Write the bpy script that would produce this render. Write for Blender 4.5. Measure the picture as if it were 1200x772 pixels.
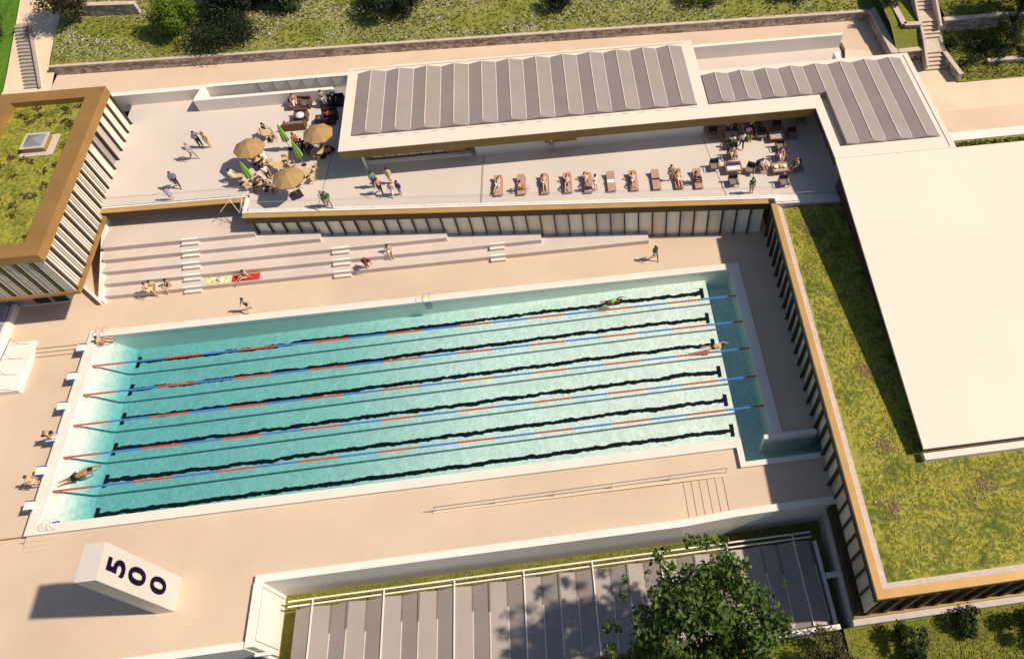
import bpy, math, random
from mathutils import Vector, Matrix, noise as mnoise
random.seed(7)
R = math.radians
for o in list(bpy.data.objects): bpy.data.objects.remove(o)
scene = bpy.context.scene
col = scene.collection

# ------------------------------------------------------------------ camera, sky, sun, exposure
cam_d = bpy.data.cameras.new("camera"); cam = bpy.data.objects.new("camera", cam_d); col.objects.link(cam)
cam.location = (37.743, -20.307, 48.066)
cam.rotation_euler = (R(90 - 57.2732), 0, R(-7.5643))
cam_d.sensor_width = 36; cam_d.lens = 850.477 / 1200 * 36
cam_d.shift_x = -0.12477; cam_d.shift_y = 0
cam_d.clip_start = 0.5; cam_d.clip_end = 2000
scene.camera = cam

SUN = Vector((1.0, -0.09, 1.0)).normalized()
world = bpy.data.worlds.new("World"); scene.world = world; world.use_nodes = True
nt = world.node_tree; nt.nodes.clear()
sky = nt.nodes.new("ShaderNodeTexSky"); sky.sky_type = 'NISHITA'; sky.sun_disc = False
sky.sun_elevation = math.asin(SUN.z); sky.sun_rotation = math.atan2(SUN.x, SUN.y)
bg = nt.nodes.new("ShaderNodeBackground"); bg.inputs[1].default_value = 0.07
wo = nt.nodes.new("ShaderNodeOutputWorld")
nt.links.new(sky.outputs[0], bg.inputs[0]); nt.links.new(bg.outputs[0], wo.inputs[0])
sun_d = bpy.data.lights.new("sun", 'SUN'); sun_d.energy = 4.6; sun_d.angle = R(1.6); sun_d.color = (1.0, 0.87, 0.695)
sun = bpy.data.objects.new("sun", sun_d); col.objects.link(sun)
sun.rotation_euler = SUN.to_track_quat('Z', 'Y').to_euler(); sun.location = (60, -5, 60)
vs = scene.view_settings
vs.view_transform = 'Standard'; vs.look = 'None'; vs.gamma = 1; vs.exposure = 0.24; vs.use_curve_mapping = False

# ------------------------------------------------------------------ materials
MATS = {}
def mat(name, c, rough=0.7, var=0.08, scale=2.0, bump=0.0, metal=0.0, spec=0.35, detail=4, c2=None, bscale=None):
    if name in MATS: return MATS[name]
    m = bpy.data.materials.new(name); m.use_nodes = True
    n = m.node_tree.nodes; l = m.node_tree.links
    b = n["Principled BSDF"]
    b.inputs["Roughness"].default_value = rough; b.inputs["Metallic"].default_value = metal
    b.inputs["Specular IOR Level"].default_value = spec
    tc = n.new("ShaderNodeTexCoord")
    nz = n.new("ShaderNodeTexNoise"); nz.inputs["Scale"].default_value = scale; nz.inputs["Detail"].default_value = detail
    l.new(tc.outputs["Object"], nz.inputs["Vector"])
    rp = n.new("ShaderNodeValToRGB")
    lo = [x * (1 - var) for x in c]; hi = [min(1, x * (1 + var)) for x in (c2 or c)]
    rp.color_ramp.elements[0].position = 0.3; rp.color_ramp.elements[1].position = 0.7
    rp.color_ramp.elements[0].color = (*lo, 1); rp.color_ramp.elements[1].color = (*hi, 1)
    l.new(nz.outputs["Fac"], rp.inputs[0]); l.new(rp.outputs[0], b.inputs["Base Color"])
    if bump:
        bn = n.new("ShaderNodeBump"); bn.inputs["Strength"].default_value = bump; bn.inputs["Distance"].default_value = 0.05
        n2 = n.new("ShaderNodeTexNoise"); n2.inputs["Scale"].default_value = bscale or scale * 8
        l.new(tc.outputs["Object"], n2.inputs["Vector"])
        l.new(n2.outputs["Fac"], bn.inputs["Height"]); l.new(bn.outputs[0], b.inputs["Normal"])
    MATS[name] = m
    return m
def leaf_mat(name, c1, c2, rough=0.6, trans=0.25):
    if name in MATS: return MATS[name]
    m = bpy.data.materials.new(name); m.use_nodes = True
    n = m.node_tree.nodes; l = m.node_tree.links
    b = n["Principled BSDF"]; b.inputs["Roughness"].default_value = rough; b.inputs["Specular IOR Level"].default_value = 0.25
    g = n.new("ShaderNodeNewGeometry"); rp = n.new("ShaderNodeValToRGB")
    rp.color_ramp.elements[0].color = (*c1, 1); rp.color_ramp.elements[1].color = (*c2, 1)
    l.new(g.outputs["Random Per Island"], rp.inputs[0]); l.new(rp.outputs[0], b.inputs["Base Color"])
    if trans:
        t = n.new("ShaderNodeBsdfTranslucent"); mx = n.new("ShaderNodeMixShader"); mx.inputs[0].default_value = trans
        l.new(rp.outputs[0], t.inputs[0]); l.new(b.outputs[0], mx.inputs[1]); l.new(t.outputs[0], mx.inputs[2])
        l.new(mx.outputs[0], n["Material Output"].inputs[0])
    MATS[name] = m
    return m
def mottle_mat(name, cols, scale, rough=0.9, scale2=None, bump=0.3, pos=None):
    """several natural tints blended by two noises (grass, sedum, earth)"""
    if name in MATS: return MATS[name]
    m = bpy.data.materials.new(name); m.use_nodes = True
    n = m.node_tree.nodes; l = m.node_tree.links
    b = n["Principled BSDF"]; b.inputs["Roughness"].default_value = rough; b.inputs["Specular IOR Level"].default_value = 0.1
    tc = n.new("ShaderNodeTexCoord")
    a = n.new("ShaderNodeTexNoise"); a.inputs["Scale"].default_value = scale; a.inputs["Detail"].default_value = 8; a.inputs["Roughness"].default_value = 0.72
    c = n.new("ShaderNodeTexNoise"); c.inputs["Scale"].default_value = scale2 or scale * 9; c.inputs["Detail"].default_value = 5
    l.new(tc.outputs["Object"], a.inputs["Vector"]); l.new(tc.outputs["Object"], c.inputs["Vector"])
    mx = n.new("ShaderNodeMix"); mx.inputs[0].default_value = 0.45
    l.new(a.outputs["Fac"], mx.inputs[2]); l.new(c.outputs["Fac"], mx.inputs[3])
    rp = n.new("ShaderNodeValToRGB"); e = rp.color_ramp.elements
    k = len(cols)
    ps = pos or [0.34 + 0.32 * i / (k - 1) for i in range(k)]
    e[0].position = ps[0]; e[0].color = (*cols[0], 1); e[1].position = ps[-1]; e[1].color = (*cols[-1], 1)
    for i in range(1, k - 1):
        q = e.new(ps[i]); q.color = (*cols[i], 1)
    l.new(mx.outputs[0], rp.inputs[0]); l.new(rp.outputs[0], b.inputs["Base Color"])
    bn = n.new("ShaderNodeBump"); bn.inputs["Strength"].default_value = bump; bn.inputs["Distance"].default_value = 0.1
    l.new(c.outputs["Fac"], bn.inputs["Height"]); l.new(bn.outputs[0], b.inputs["Normal"])
    MATS[name] = m
    return m
def stone_mat(name, scale=2.4):
    m = bpy.data.materials.new(name); m.use_nodes = True
    n = m.node_tree.nodes; l = m.node_tree.links
    b = n["Principled BSDF"]; b.inputs["Roughness"].default_value = 0.9
    tc = n.new("ShaderNodeTexCoord"); mp = n.new("ShaderNodeMapping"); mp.inputs["Scale"].default_value = (1, 1, 1.8)
    l.new(tc.outputs["Object"], mp.inputs[0])
    v = n.new("ShaderNodeTexVoronoi"); v.inputs["Scale"].default_value = scale
    v2 = n.new("ShaderNodeTexVoronoi"); v2.inputs["Scale"].default_value = scale; v2.feature = 'DISTANCE_TO_EDGE'
    l.new(mp.outputs[0], v.inputs["Vector"]); l.new(mp.outputs[0], v2.inputs["Vector"])
    sp = n.new("ShaderNodeSeparateColor"); l.new(v.outputs["Color"], sp.inputs[0])
    rp = n.new("ShaderNodeValToRGB"); e = rp.color_ramp.elements
    e[0].color = (.24, .19, .17, 1); e[1].color = (.62, .52, .46, 1); q = e.new(0.5); q.color = (.42, .34, .30, 1)
    l.new(sp.outputs[0], rp.inputs[0])
    st = n.new("ShaderNodeMapRange"); st.inputs[1].default_value = 0.0; st.inputs[2].default_value = 0.07; st.inputs[3].default_value = 0.45
    l.new(v2.outputs["Distance"], st.inputs[0])
    mx = n.new("ShaderNodeMix"); mx.data_type = 'RGBA'; mx.blend_type = 'MULTIPLY'; mx.inputs[0].default_value = 1
    l.new(rp.outputs[0], mx.inputs[6]); l.new(st.outputs[0], mx.inputs[7]); l.new(mx.outputs[2], b.inputs["Base Color"])
    bn = n.new("ShaderNodeBump"); bn.inputs["Strength"].default_value = 0.7; bn.inputs["Distance"].default_value = 0.06
    l.new(v2.outputs["Distance"], bn.inputs["Height"]); l.new(bn.outputs[0], b.inputs["Normal"])
    MATS[name] = m
    return m
def glass_mat(name, tint=(1, 1, 1), refl=0.10, rough=0.02):
    if name in MATS: return MATS[name]
    m = bpy.data.materials.new(name); m.use_nodes = True
    n = m.node_tree.nodes; l = m.node_tree.links
    n.remove(n["Principled BSDF"])
    t = n.new("ShaderNodeBsdfTransparent"); t.inputs[0].default_value = (*tint, 1)
    g = n.new("ShaderNodeBsdfGlossy"); g.inputs["Roughness"].default_value = rough
    lw = n.new("ShaderNodeLayerWeight"); lw.inputs[0].default_value = refl
    mx = n.new("ShaderNodeMixShader")
    l.new(lw.outputs["Fresnel"], mx.inputs[0]); l.new(t.outputs[0], mx.inputs[1]); l.new(g.outputs[0], mx.inputs[2])
    l.new(mx.outputs[0], n["Material Output"].inputs[0])
    MATS[name] = m
    return m

DECK = mat("deck_resin", (.59, .455, .34), .85, .06, .12, .05, c2=(.645, .505, .38))
PATHM = mat("peach_path", (.66, .50, .37), .9, .08, .2, .1)
CREAM = mat("cream_gravel", (.72, .58, .42), .9, .08, .3, .1)
TERR = mat("terrace_concrete", (.60, .53, .48), .8, .05, .15, .03)
STEPM = mat("bleacher_concrete", (.60, .51, .46), .8, .06, .3, .03)
WHITE = mat("white_render", (.78, .735, .68), .7, .04, .4)
WHITE2 = mat("white_roof_membrane", (.76, .67, .575), .7, .025, .08)
COPE = mat("white_coping", (.76, .69, .62), .6, .05, .6)
JOINT = mat("dark_joint", (.20, .17, .15), .8)
COPPER = mat("copper_cladding", (.34, .19, .062), .5, .10, .5, metal=0.25)
GOLD = mat("golden_trim", (.50, .30, .11), .5, .08, .8, metal=0.15)
DARKC = mat("dark_bronze", (.075, .045, .022), .55, .12, .8)
FINM = mat("dark_fin", (.045, .032, .022), .5, .1, 1.0)
OLIVE = mat("bronze_fascia", (.20, .135, .045), .55, .1, .6)
PANEL = mat("photovoltaic_membrane", (.31, .268, .248), .5, .06, .5)
RIDGE = mat("ridge_trim", (.62, .57, .52), .6)
LOUV = mat("cream_louvre", (.72, .66, .57), .6, .05, 2)
LOUV2 = mat("grey_louvre", (.46, .41, .37), .6, .05, 2)
STONE = stone_mat("rubble_stone")
STONECAP = mat("stone_cap", (.55, .46, .38), .85, .1, 2)
PANES = [mat("blind_pane_%d" % i, c, .25, .06, .6, spec=.5) for i, c in enumerate([(.90, .84, .68), (.82, .72, .55), (.72, .64, .56), (.88, .80, .64), (.68, .59, .46)])]
DARKGLASS = mat("dark_glass", (.02, .022, .026), .08, .1, 1, spec=.6)
GLASS = glass_mat("clear_glass", (.97, .98, .98), .04)
GREYGL = mat("grey_glazing", (.32, .29, .28), .15, .08, .6, spec=.6)
SEDUM = mottle_mat("sedum_soil", [(.08, .10, .02), (.155, .17, .028), (.24, .235, .04), (.35, .32, .055), (.225, .205, .055)], .38, scale2=3.2, pos=[.38, .45, .5, .55, .62])
GRASS = mottle_mat("lawn", [(.105, .12, .02), (.175, .18, .03), (.25, .235, .05)], .5)
MEADOW = mottle_mat("meadow_soil", [(.09, .115, .025), (.165, .19, .032), (.26, .25, .06), (.22, .23, .045)], .35)
GROUNDM = mottle_mat("earth", [(.08, .09, .03), (.13, .13, .04), (.17, .15, .06)], .2)
WOODCH = mat("pale_wood", (.62, .43, .25), .6, .15, 6)
TEAK = mat("teak", (.30, .13, .06), .6, .15, 8)
BLACK = mat("black_fabric", (.025, .023, .025), .8, .2, 8)
GREYF = mat("grey_fabric", (.21, .175, .16), .85, .1, 8)
LOUNG = mat("rust_canvas", (.43, .265, .205), .85, .1, 4)
METAL = mat("steel_rail", (.45, .43, .41), .35, .05, 3, metal=.8)
BLUE = mat("blue_plastic", (.035, .13, .42), .45)
ROPEB = mat("rope_blue", (.06, .20, .55), .5)
ROPER = mat("rope_red", (.55, .09, .05), .5)
LINE = mat("black_tile", (.004, .005, .006), .4)
NAVY = mat("navy_paint", (.006, .002, .028), .8, spec=.1)
BARK = mat("bark", (.12, .085, .06), .9, .3, 5, .4)

# ------------------------------------------------------------------ builders
class MB:
    def __init__(s): s.v = []; s.f = []; s.mi = []; s.cur = 0
    def face(s, pts):
        b = len(s.v); s.v += [tuple(p) for p in pts]; s.f.append(tuple(range(b, b + len(pts)))); s.mi.append(s.cur)
    def mesh(s, vs_, fs):
        b = len(s.v); s.v += [tuple(p) for p in vs_]
        for f in fs: s.f.append(tuple(b + i for i in f)); s.mi.append(s.cur)
    def box(s, x0, x1, y0, y1, z0, z1):
        s.hexa([(x0, y0), (x1, y0), (x1, y1), (x0, y1)], z0, z1)
    def hexa(s, p4, z0, z1): s.prism(p4, z0, z1)
    def prism(s, pts, z0, z1):
        a = sum(pts[i][0] * pts[(i + 1) % len(pts)][1] - pts[(i + 1) % len(pts)][0] * pts[i][1] for i in range(len(pts)))
        if a < 0: pts = pts[::-1]
        n = len(pts); zf0 = z0 if callable(z0) else (lambda x, y: z0); zf1 = z1 if callable(z1) else (lambda x, y: z1)
        vs_ = [(x, y, zf0(x, y)) for x, y in pts] + [(x, y, zf1(x, y)) for x, y in pts]
        fs = [tuple(range(n - 1, -1, -1)), tuple(range(n, 2 * n))] + [(i, (i + 1) % n, n + (i + 1) % n, n + i) for i in range(n)]
        s.mesh(vs_, fs)
    def bar(s, a, b, w, h, up=(0, 0, 1)):
        a = Vector(a); b = Vector(b); d = (b - a).normalized(); u = Vector(up)
        if abs(d.dot(u)) > .99: u = Vector((0, 1, 0))
        r = d.cross(u).normalized() * w / 2; u = r.cross(d).normalized() * h / 2
        vs_ = [a - r - u, a + r - u, a + r + u, a - r + u, b - r - u, b + r - u, b + r + u, b - r + u]
        s.mesh(vs_, [(3, 2, 1, 0), (4, 5, 6, 7), (0, 1, 5, 4), (1, 2, 6, 5), (2, 3, 7, 6), (3, 0, 4, 7)])
    def tube(s, pts, rad, n=8, caps=True):
        pts = [Vector(p) for p in pts]
        if not hasattr(rad, '__len__'): rad = [rad] * len(pts)
        vs_ = []; fs = []
        for i, p in enumerate(pts):
            d = (pts[min(i + 1, len(pts) - 1)] - pts[max(i - 1, 0)]).normalized()
            r = d.cross(Vector((0, 0, 1)))
            if r.length < .05: r = d.cross(Vector((0, 1, 0)))
            r.normalize(); u = r.cross(d)
            for k in range(n):
                t = 2 * math.pi * k / n; vs_.append(p + (r * math.cos(t) + u * math.sin(t)) * rad[i])
        for i in range(len(pts) - 1):
            for k in range(n):
                k2 = (k + 1) % n; fs.append((i * n + k, i * n + k2, (i + 1) * n + k2, (i + 1) * n + k))
        if caps: fs += [tuple(range(n - 1, -1, -1)), tuple((len(pts) - 1) * n + k for k in range(n))]
        s.mesh(vs_, fs)
    def cone(s, c, prof, n=8, rot=0.0, jit=None):
        "surface of revolution: prof = [(r, z)]"
        vs_ = []; fs = []
        for r, z in prof:
            for k in range(n):
                t = 2 * math.pi * k / n + rot; rr = r * (jit[k % len(jit)] if jit else 1)
                vs_.append((c[0] + rr * math.cos(t), c[1] + rr * math.sin(t), c[2] + z))
        for i in range(len(prof) - 1):
            for k in range(n):
                k2 = (k + 1) % n; fs.append((i * n + k, i * n + k2, (i + 1) * n + k2, (i + 1) * n + k))
        fs += [tuple(range(n - 1, -1, -1)), tuple((len(prof) - 1) * n + k for k in range(n))]
        s.mesh(vs_, fs)
    def build(s, name, m, parent=None, origin=None, smooth=False):
        me = bpy.data.meshes.new(name)
        if parent is not None: org = Vector(parent.location)
        elif origin is not None: org = Vector(origin)
        else:
            xs = [p[0] for p in s.v]; ys = [p[1] for p in s.v]; zs = [p[2] for p in s.v]
            org = Vector(((min(xs) + max(xs)) / 2, (min(ys) + max(ys)) / 2, min(zs)))
        gp = None
        if parent is not None and parent.parent is not None: org = org + Vector(parent.parent.location)
        me.from_pydata([tuple(Vector(p) - org) for p in s.v], [], s.f)
        for mm in (m if isinstance(m, (list, tuple)) else [m]): me.materials.append(mm)
        me.polygons.foreach_set("material_index", s.mi)
        if smooth: me.polygons.foreach_set("use_smooth", [True] * len(s.f))
        me.update()
        o = bpy.data.objects.new(name, me); col.objects.link(o)
        if parent is not None: o.parent = parent
        else: o.location = org
        return o
def tag(o, label=None, cat=None, group=None, kind=None):
    if label: o["label"] = label
    if cat: o["category"] = cat
    if group: o["group"] = group
    if kind: o["kind"] = kind
    return o
def thing(name, label, cat, loc=(0, 0, 0), rz=0, group=None):
    o = bpy.data.objects.new(name, None); col.objects.link(o); o.empty_display_size = .2
    o.location = loc; o.rotation_euler = (0, 0, rz)
    return tag(o, label, cat, group)
def struct(name, mb, m):
    return tag(mb.build(name, m), kind="structure")
def dup(root, loc, rz, label=None, group=None):
    r = root.copy(); col.objects.link(r); r.location = loc; r.rotation_euler = (0, 0, rz)
    if label: r["label"] = label
    if group: r["group"] = group
    for ch in list(root.children):
        c = ch.copy(); col.objects.link(c); c.parent = r
        for g in ch.children:
            d = g.copy(); col.objects.link(d); d.parent = c
    return r
def box1(name, b, m, parent=None):
    k = MB(); k.box(*b); return k.build(name, m, parent)
# ================================================================== GROUND AND DECK
def yf(x): return 22.65 - 0.0951 * (x - 11.71)          # line of the terrace facade
k = MB(); k.face([(-400, -400, -3.4), (400, -400, -3.4), (400, 400, -3.4), (-400, 400, -3.4)])
struct("ground", k, GROUNDM)

k = MB()
# pool deck, in abutting slabs round the pool, the pit and the sunken strip
for x0, x1, y0, y1 in [(-.7, 50.7, 15.55, 18.75), (-40, -.7, 14.95, 30), (-.7, 15.2, -1.55, -.6), (50.7, 54.0, -.05, 30), (-.7, 26, 18.75, 19),
                       (-40, 15.2, -9.2, -1.55), (15.2, 26, -5.25, -.6), (26, 47.3, -2.55, -.6), (49.8, 54.0, -5.25, -2.1), (26, 45.7, 18.75, 26), (45.7, 50.7, 18.75, 26), (47.3, 49.8, -2.55, -2.1)]:
    k.box(x0, x1, y0, y1, -.6, .1)
k.prism([(45.9, -5.25), (49.8, -5.25), (49.8, -2.55), (45.9, -2.55)], -.6, .1)
struct("pool_deck", k, DECK)
k = MB(); k.box(-40, -.7, -.55, 14.0, -.8, -.2)
struct("start_deck", k, DECK)
k = MB()
for i in range(3):
    k.box(-40, -.7, 14.0 + .32 * i, 14.32 + .32 * i if i < 2 else 14.95, -.8, -.1 + .1 * i - (.001 if i == 2 else 0))
    k.box(-40, -.7, -1.55 + .33 * (2 - i), -1.22 + .33 * (2 - i), -.8, -.12 + .09 * i)
o = struct("deck_steps", k, DECK)
k = MB()
for i in range(3):
    k.box(-5.3, -.75, 13.985 + .32 * i, 14.01 + .32 * i, -.1 + .1 * i - .09, -.1 + .1 * i + .004)
    k.box(-1.0 + .33 * i, .95, -1.0 - .36 * i, -.965 - .36 * i, .02, .106 - .0)
k.box(-40, -1, -.57, -.52, -.2, .112)
struct("step_edges", k, mat("brown_nosing", (.46, .33, .23), .8))
# sunken ramp strip between the deck and the pit wall, with its steps
k = MB()
zr = lambda x, y: .1 - .22 * max(0, min(1, (x - 26) / 16.6))
k.prism([(26, -5.25), (42.6, -5.25), (42.6, -2.55), (26, -2.55)], -.9, zr)
for i in range(6):
    k.box(42.6 + .55 * i, 43.15 + .55 * i, -5.25, -2.55, -.9, -.12 + .036 * i)
struct("sunken_ramp", k, DECK)
k = MB()
for i in range(6):
    x = 42.6 + .55 * (i + 1)
    k.box(x - .012, x + .004, -5.2, -2.6, -.12 + .036 * i + .002, -.12 + .036 * i + .009)
struct("step_nosings", k, mat("brown_nosing", (.46, .33, .23), .8))

# ================================================================== POOL
WATER_Z = 0.0
def floor_z(x):
    if x < .3: return -.30
    if x < 1.55: return -.30 - 1.7 * (x - .3) / 1.25
    if x > 48.1: return -2.25  # floor dropped here so deeper water tints the shaded end teal
    return -2.0 + 1.08 * max(0, min(1, (x - 6) / 38)) ** 1.0
k = MB(); N = 204
vs_ = []; fs = []
for i in range(N + 1):
    x = -.3 + 51.0 * i / N
    vs_ += [(x, -.3, floor_z(x)), (x, 15.3, floor_z(x))]
    if i: fs.append((2 * i - 2, 2 * i, 2 * i + 1, 2 * i - 1))
k.mesh(vs_, fs)
k.face([(47.4, -2.0, -2.26), (57, -2.0, -2.26), (57, 0, -2.26), (47.4, 0, -2.26)])
def pool_floor_mat():  # teal to white grade paints in water depth tint and sun glare
    m = bpy.data.materials.new("water_light_mosaic"); m.use_nodes = True
    n = m.node_tree.nodes; l = m.node_tree.links; b = n["Principled BSDF"]; b.inputs["Roughness"].default_value = .5
    g = n.new("ShaderNodeNewGeometry"); sx = n.new("ShaderNodeSeparateXYZ"); l.new(g.outputs["Position"], sx.inputs[0])
    mr = n.new("ShaderNodeMapRange"); mr.inputs[1].default_value = 0; mr.inputs[2].default_value = 43; l.new(sx.outputs[0], mr.inputs[0])
    # lighter and darker mottling painted in for caustic ripples
    mp = n.new("ShaderNodeMapping"); mp.inputs["Scale"].default_value = (1, .8, 1); l.new(g.outputs["Position"], mp.inputs[0])
    vo = n.new("ShaderNodeTexNoise"); vo.inputs["Scale"].default_value = 2.3; vo.inputs["Detail"].default_value = 3; vo.inputs["Roughness"].default_value = .62; vo.inputs["Distortion"].default_value = 1.2
    l.new(mp.outputs[0], vo.inputs["Vector"])
    r1 = n.new("ShaderNodeValToRGB"); r1.color_ramp.elements[0].color = (.80, .76, .70, 1); r1.color_ramp.elements[1].color = (.95, .88, .79, 1)
    q = r1.color_ramp.elements.new(.42); q.color = (.40, .60, .56, 1); q = r1.color_ramp.elements.new(.033); q.color = (.24, .47, .455, 1); q = r1.color_ramp.elements.new(.012); q.color = (.80, .76, .70, 1); q = r1.color_ramp.elements.new(.68); q.color = (.88, .85, .77, 1)
    l.new(mr.outputs[0], r1.inputs[0])
    r2 = n.new("ShaderNodeMapRange"); r2.inputs[1].default_value = .35; r2.inputs[2].default_value = .65; r2.inputs[3].default_value = .82; r2.inputs[4].default_value = 1.06; l.new(vo.outputs["Fac"], r2.inputs[0])
    mx = n.new("ShaderNodeMix"); mx.data_type = 'RGBA'; mx.blend_type = 'MULTIPLY'; mx.inputs[0].default_value = 1
    l.new(r1.outputs[0], mx.inputs[6]); l.new(r2.outputs[0], mx.inputs[7]); l.new(mx.outputs[2], b.inputs["Base Color"])
    return m
struct("pool_floor", k, pool_floor_mat())
POOLW = mat("pool_wall_tile", (.80, .76, .70), .5, .04, 1)
k = MB()
k.box(-.7, 0, -.6, 15.55, -3, .30); k.box(50, 50.7, -.05, 15.55, -3, .30)
k.box(0, 50, 15.02, 15.55, -3, .30); k.box(0, 47.3, -.6, 0, -3, .30)
k.box(47.3, 47.65, -2.1, 0, -3, .30); k.box(47.65, 53.3, -2.1, -1.8, -3, .30)
struct("pool_wall", k, POOLW)
k = MB()
k.box(-.74, .04, -.64, 15.59, .302, .345); k.box(49.96, 50.74, -.09, 15.59, .302, .345)
k.box(.04, 49.96, 14.97, 15.59, .302, .345); k.box(.04, 47.27, -.64, .04, .302, .345)
k.box(47.27, 47.69, -2.14, .04, .302, .345); k.box(47.69, 53.2, -2.14, -1.76, .302, .345)
struct("pool_coping", k, COPE)
k = MB(); k.box(49.3, 53.1, -.42, -.09, -2, .72)
tag(k.build("channel_wall", WHITE), "low white wall between the swim-out channel and the shaded deck", "wall")
# lane lines on the floor, their waver shaped in to stand for refraction by the water
k = MB()
for i in range(6):
    yc = 1.25 + 2.5 * i
    x0, x1 = 2.0, 47.45; n = 480; vs_ = []; fs = []
    for j in range(n + 1):
        x = x0 + (x1 - x0) * j / n
        dy = .06 * mnoise.noise((x * 4.1, i * 2.3, 2)) + .10 * mnoise.noise((x * .55, i * 7.3, 0)) + .07 * mnoise.noise((x * 1.7, i * 3.1, 4))
        w = .165 + .06 * mnoise.noise((x * 1.3, i * 5.7, 9)) + .05 * mnoise.noise((x * 5, i * 3.7, 5))
        z = floor_z(x) + .006
        vs_ += [(x, yc + dy - w, z), (x, yc + dy + w, z)]
        if j: fs.append((2 * j - 2, 2 * j, 2 * j + 1, 2 * j - 1))
    k.mesh(vs_, fs)
    for x in (x0, x1):
        z = floor_z(x) + .010
        k.face([(x - .16, yc - .52, z), (x + .14, yc - .48, z), (x + .18, yc + .5, z), (x - .13, yc + .54, z)])
struct("lane_lines", k, LINE)
# water: one closed body with a gently uneven top
def water_mat():
    m = bpy.data.materials.new("pool_water"); m.use_nodes = True
    n = m.node_tree.nodes; l = m.node_tree.links; n.remove(n["Principled BSDF"])
    t = n.new("ShaderNodeBsdfTransparent"); g = n.new("ShaderNodeBsdfGlossy"); g.inputs["Roughness"].default_value = .06
    fr = n.new("ShaderNodeFresnel"); fr.inputs[0].default_value = 1.33
    tc = n.new("ShaderNodeTexCoord"); nz = n.new("ShaderNodeTexNoise"); nz.inputs["Scale"].default_value = 2.2; nz.inputs["Detail"].default_value = 3
    l.new(tc.outputs["Object"], nz.inputs["Vector"])
    bn = n.new("ShaderNodeBump"); bn.inputs["Strength"].default_value = .12; bn.inputs["Distance"].default_value = .1
    l.new(nz.outputs["Fac"], bn.inputs["Height"]); l.new(bn.outputs[0], g.inputs["Normal"]); l.new(bn.outputs[0], fr.inputs["Normal"])
    mx = n.new("ShaderNodeMixShader"); l.new(fr.outputs[0], mx.inputs[0]); l.new(t.outputs[0], mx.inputs[1]); l.new(g.outputs[0], mx.inputs[2])
    l.new(mx.outputs[0], n["Material Output"].inputs[0])
    va = n.new("ShaderNodeVolumeAbsorption"); va.inputs[0].default_value = (.12, .82, .93, 1); va.inputs[1].default_value = .155
    l.new(va.outputs[0], n["Material Output"].inputs["Volume"])
    return m
k = MB()
k.prism([(-.05, -.05), (47.5, -.05), (47.5, -1.95), (56, -1.95), (56, -.2), (50.05, -.2), (50.05, 15.08), (-.05, 15.08)], -2.95, WATER_Z)
struct("water", k, water_mat())

# ================================================================== BLEACHERS
bl = thing("seating_steps", "broad pale concrete seating tiers climbing from the pool deck to the terrace", "bleachers", (20, 22, .1))
ends = [43.7, 34.72, 26.95, 16.7, 11.55]
for i, xe in enumerate(ends):
    y0 = 18.72 + .88 * i
    k = MB()
    z0 = .1 - (.3 if i == 0 else 0) + .45 * i; z1 = .55 + .45 * i
    if xe > 12:
        yb = [(-.4, 25.9), (11.75, 25.9), (11.75, yf(11.75) + .35)]
        k.prism([(-.4, y0), (xe, y0), (xe, max(y0 + .05, yf(xe) + .25)), (11.75, max(y0 + .05, yf(11.75) + .3)), (11.75, 25.9), (-.4, 25.9)], z0, z1)
    else:
        k.prism([(-.4, y0), (xe, y0), (xe, 25.9), (-.4, 25.9)], z0, z1)
    k.build("tier", STEPM, bl)
STAIRW = mat("stair_nosing", (.82, .76, .70), .6, .04, 2)
for x0, x1, nt_ in [(5.75, 7.05, 5), (17.6, 18.95, 3), (30.4, 31.6, 2)]:
    k = MB()
    for i in range(nt_):
        y0 = 18.72 + .88 * i; zb = .1 + .45 * i
        k.box(x0, x1, y0 - .30, y0 - .002, zb + .003, zb + .225)
        if i: pass
    st = k.build("stair_flight", STEPM, bl)
    k = MB()
    for i in range(nt_):
        y0 = 18.72 + .88 * i; zb = .1 + .45 * i
        k.box(x0 - .01, x1 + .01, y0 - .31, y0 - .16, zb + .226, zb + .25)
        k.box(x0 - .01, x1 + .01, y0 - .003, y0 + .20, zb + .452, zb + .475)
    k.build("nosing", STAIRW, st)
# stepped white flank wall at the left end
k = MB()
k.prism([(-.75, 18.3), (-.42, 18.3), (-.42, 25.9), (-.75, 25.9)], -.1, lambda x, y: .55 + .5 * (y - 18.3) if y < 20 else 3.2)
k.bar((-.6, 18.3, .3), (-2.9, 20.6, .3), .22, .6)
tag(k.build("flank_wall", WHITE), "sloping white flank wall at the left end of the seating tiers", "wall")

# ================================================================== TERRACE BUILDING
tb = thing("terrace_building", "long low building under the sun terrace with bronze fascia and glazed bays", "building", (32, 24, 0))
TZ = 4.1
k = MB()
P_edge = [(11.6, yf(11.6) + .55), (54.0, yf(54.0) + .55)]
k.prism([P_edge[0], P_edge[1], (59.3, 18.5), (59.3, 19.6), (60.6, 19.6), (60.6, 31), (50, 31), (50, 37.4), (11.6, 37.4)], 3.5, TZ)
k.prism([(11.6, 37.4), (-.6, 37.4), (-.6, 25.1), (11.6, 25.1 - .23)], 3.5, TZ)
k.build("terrace_floor", TERR, tb)
k = MB()   # white edge strip
k.hexa([(11.6, yf(11.6) + .16), (54.0, yf(54) + .16), (54.0, yf(54) + .549), (11.6, yf(11.6) + .549)], 3.4, 4.16)
k.hexa([(11.3, 24.45), (11.599, 24.45), (11.599, yf(11.6) + .16), (11.3, yf(11.6) + .16)][::1], 3.4, 4.16)
k.hexa([(-.4, 24.82), (11.3, 24.6), (11.3, 24.869), (-.4, 25.09)], 3.4, 4.16)
k.hexa([(54.0, 18.2), (59.3, 17.9), (59.3, 18.499), (54.0, yf(54) + .549)], 3.4, 4.16)
k.build("edge_kerb", WHITE, tb)
k = MB()
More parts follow.
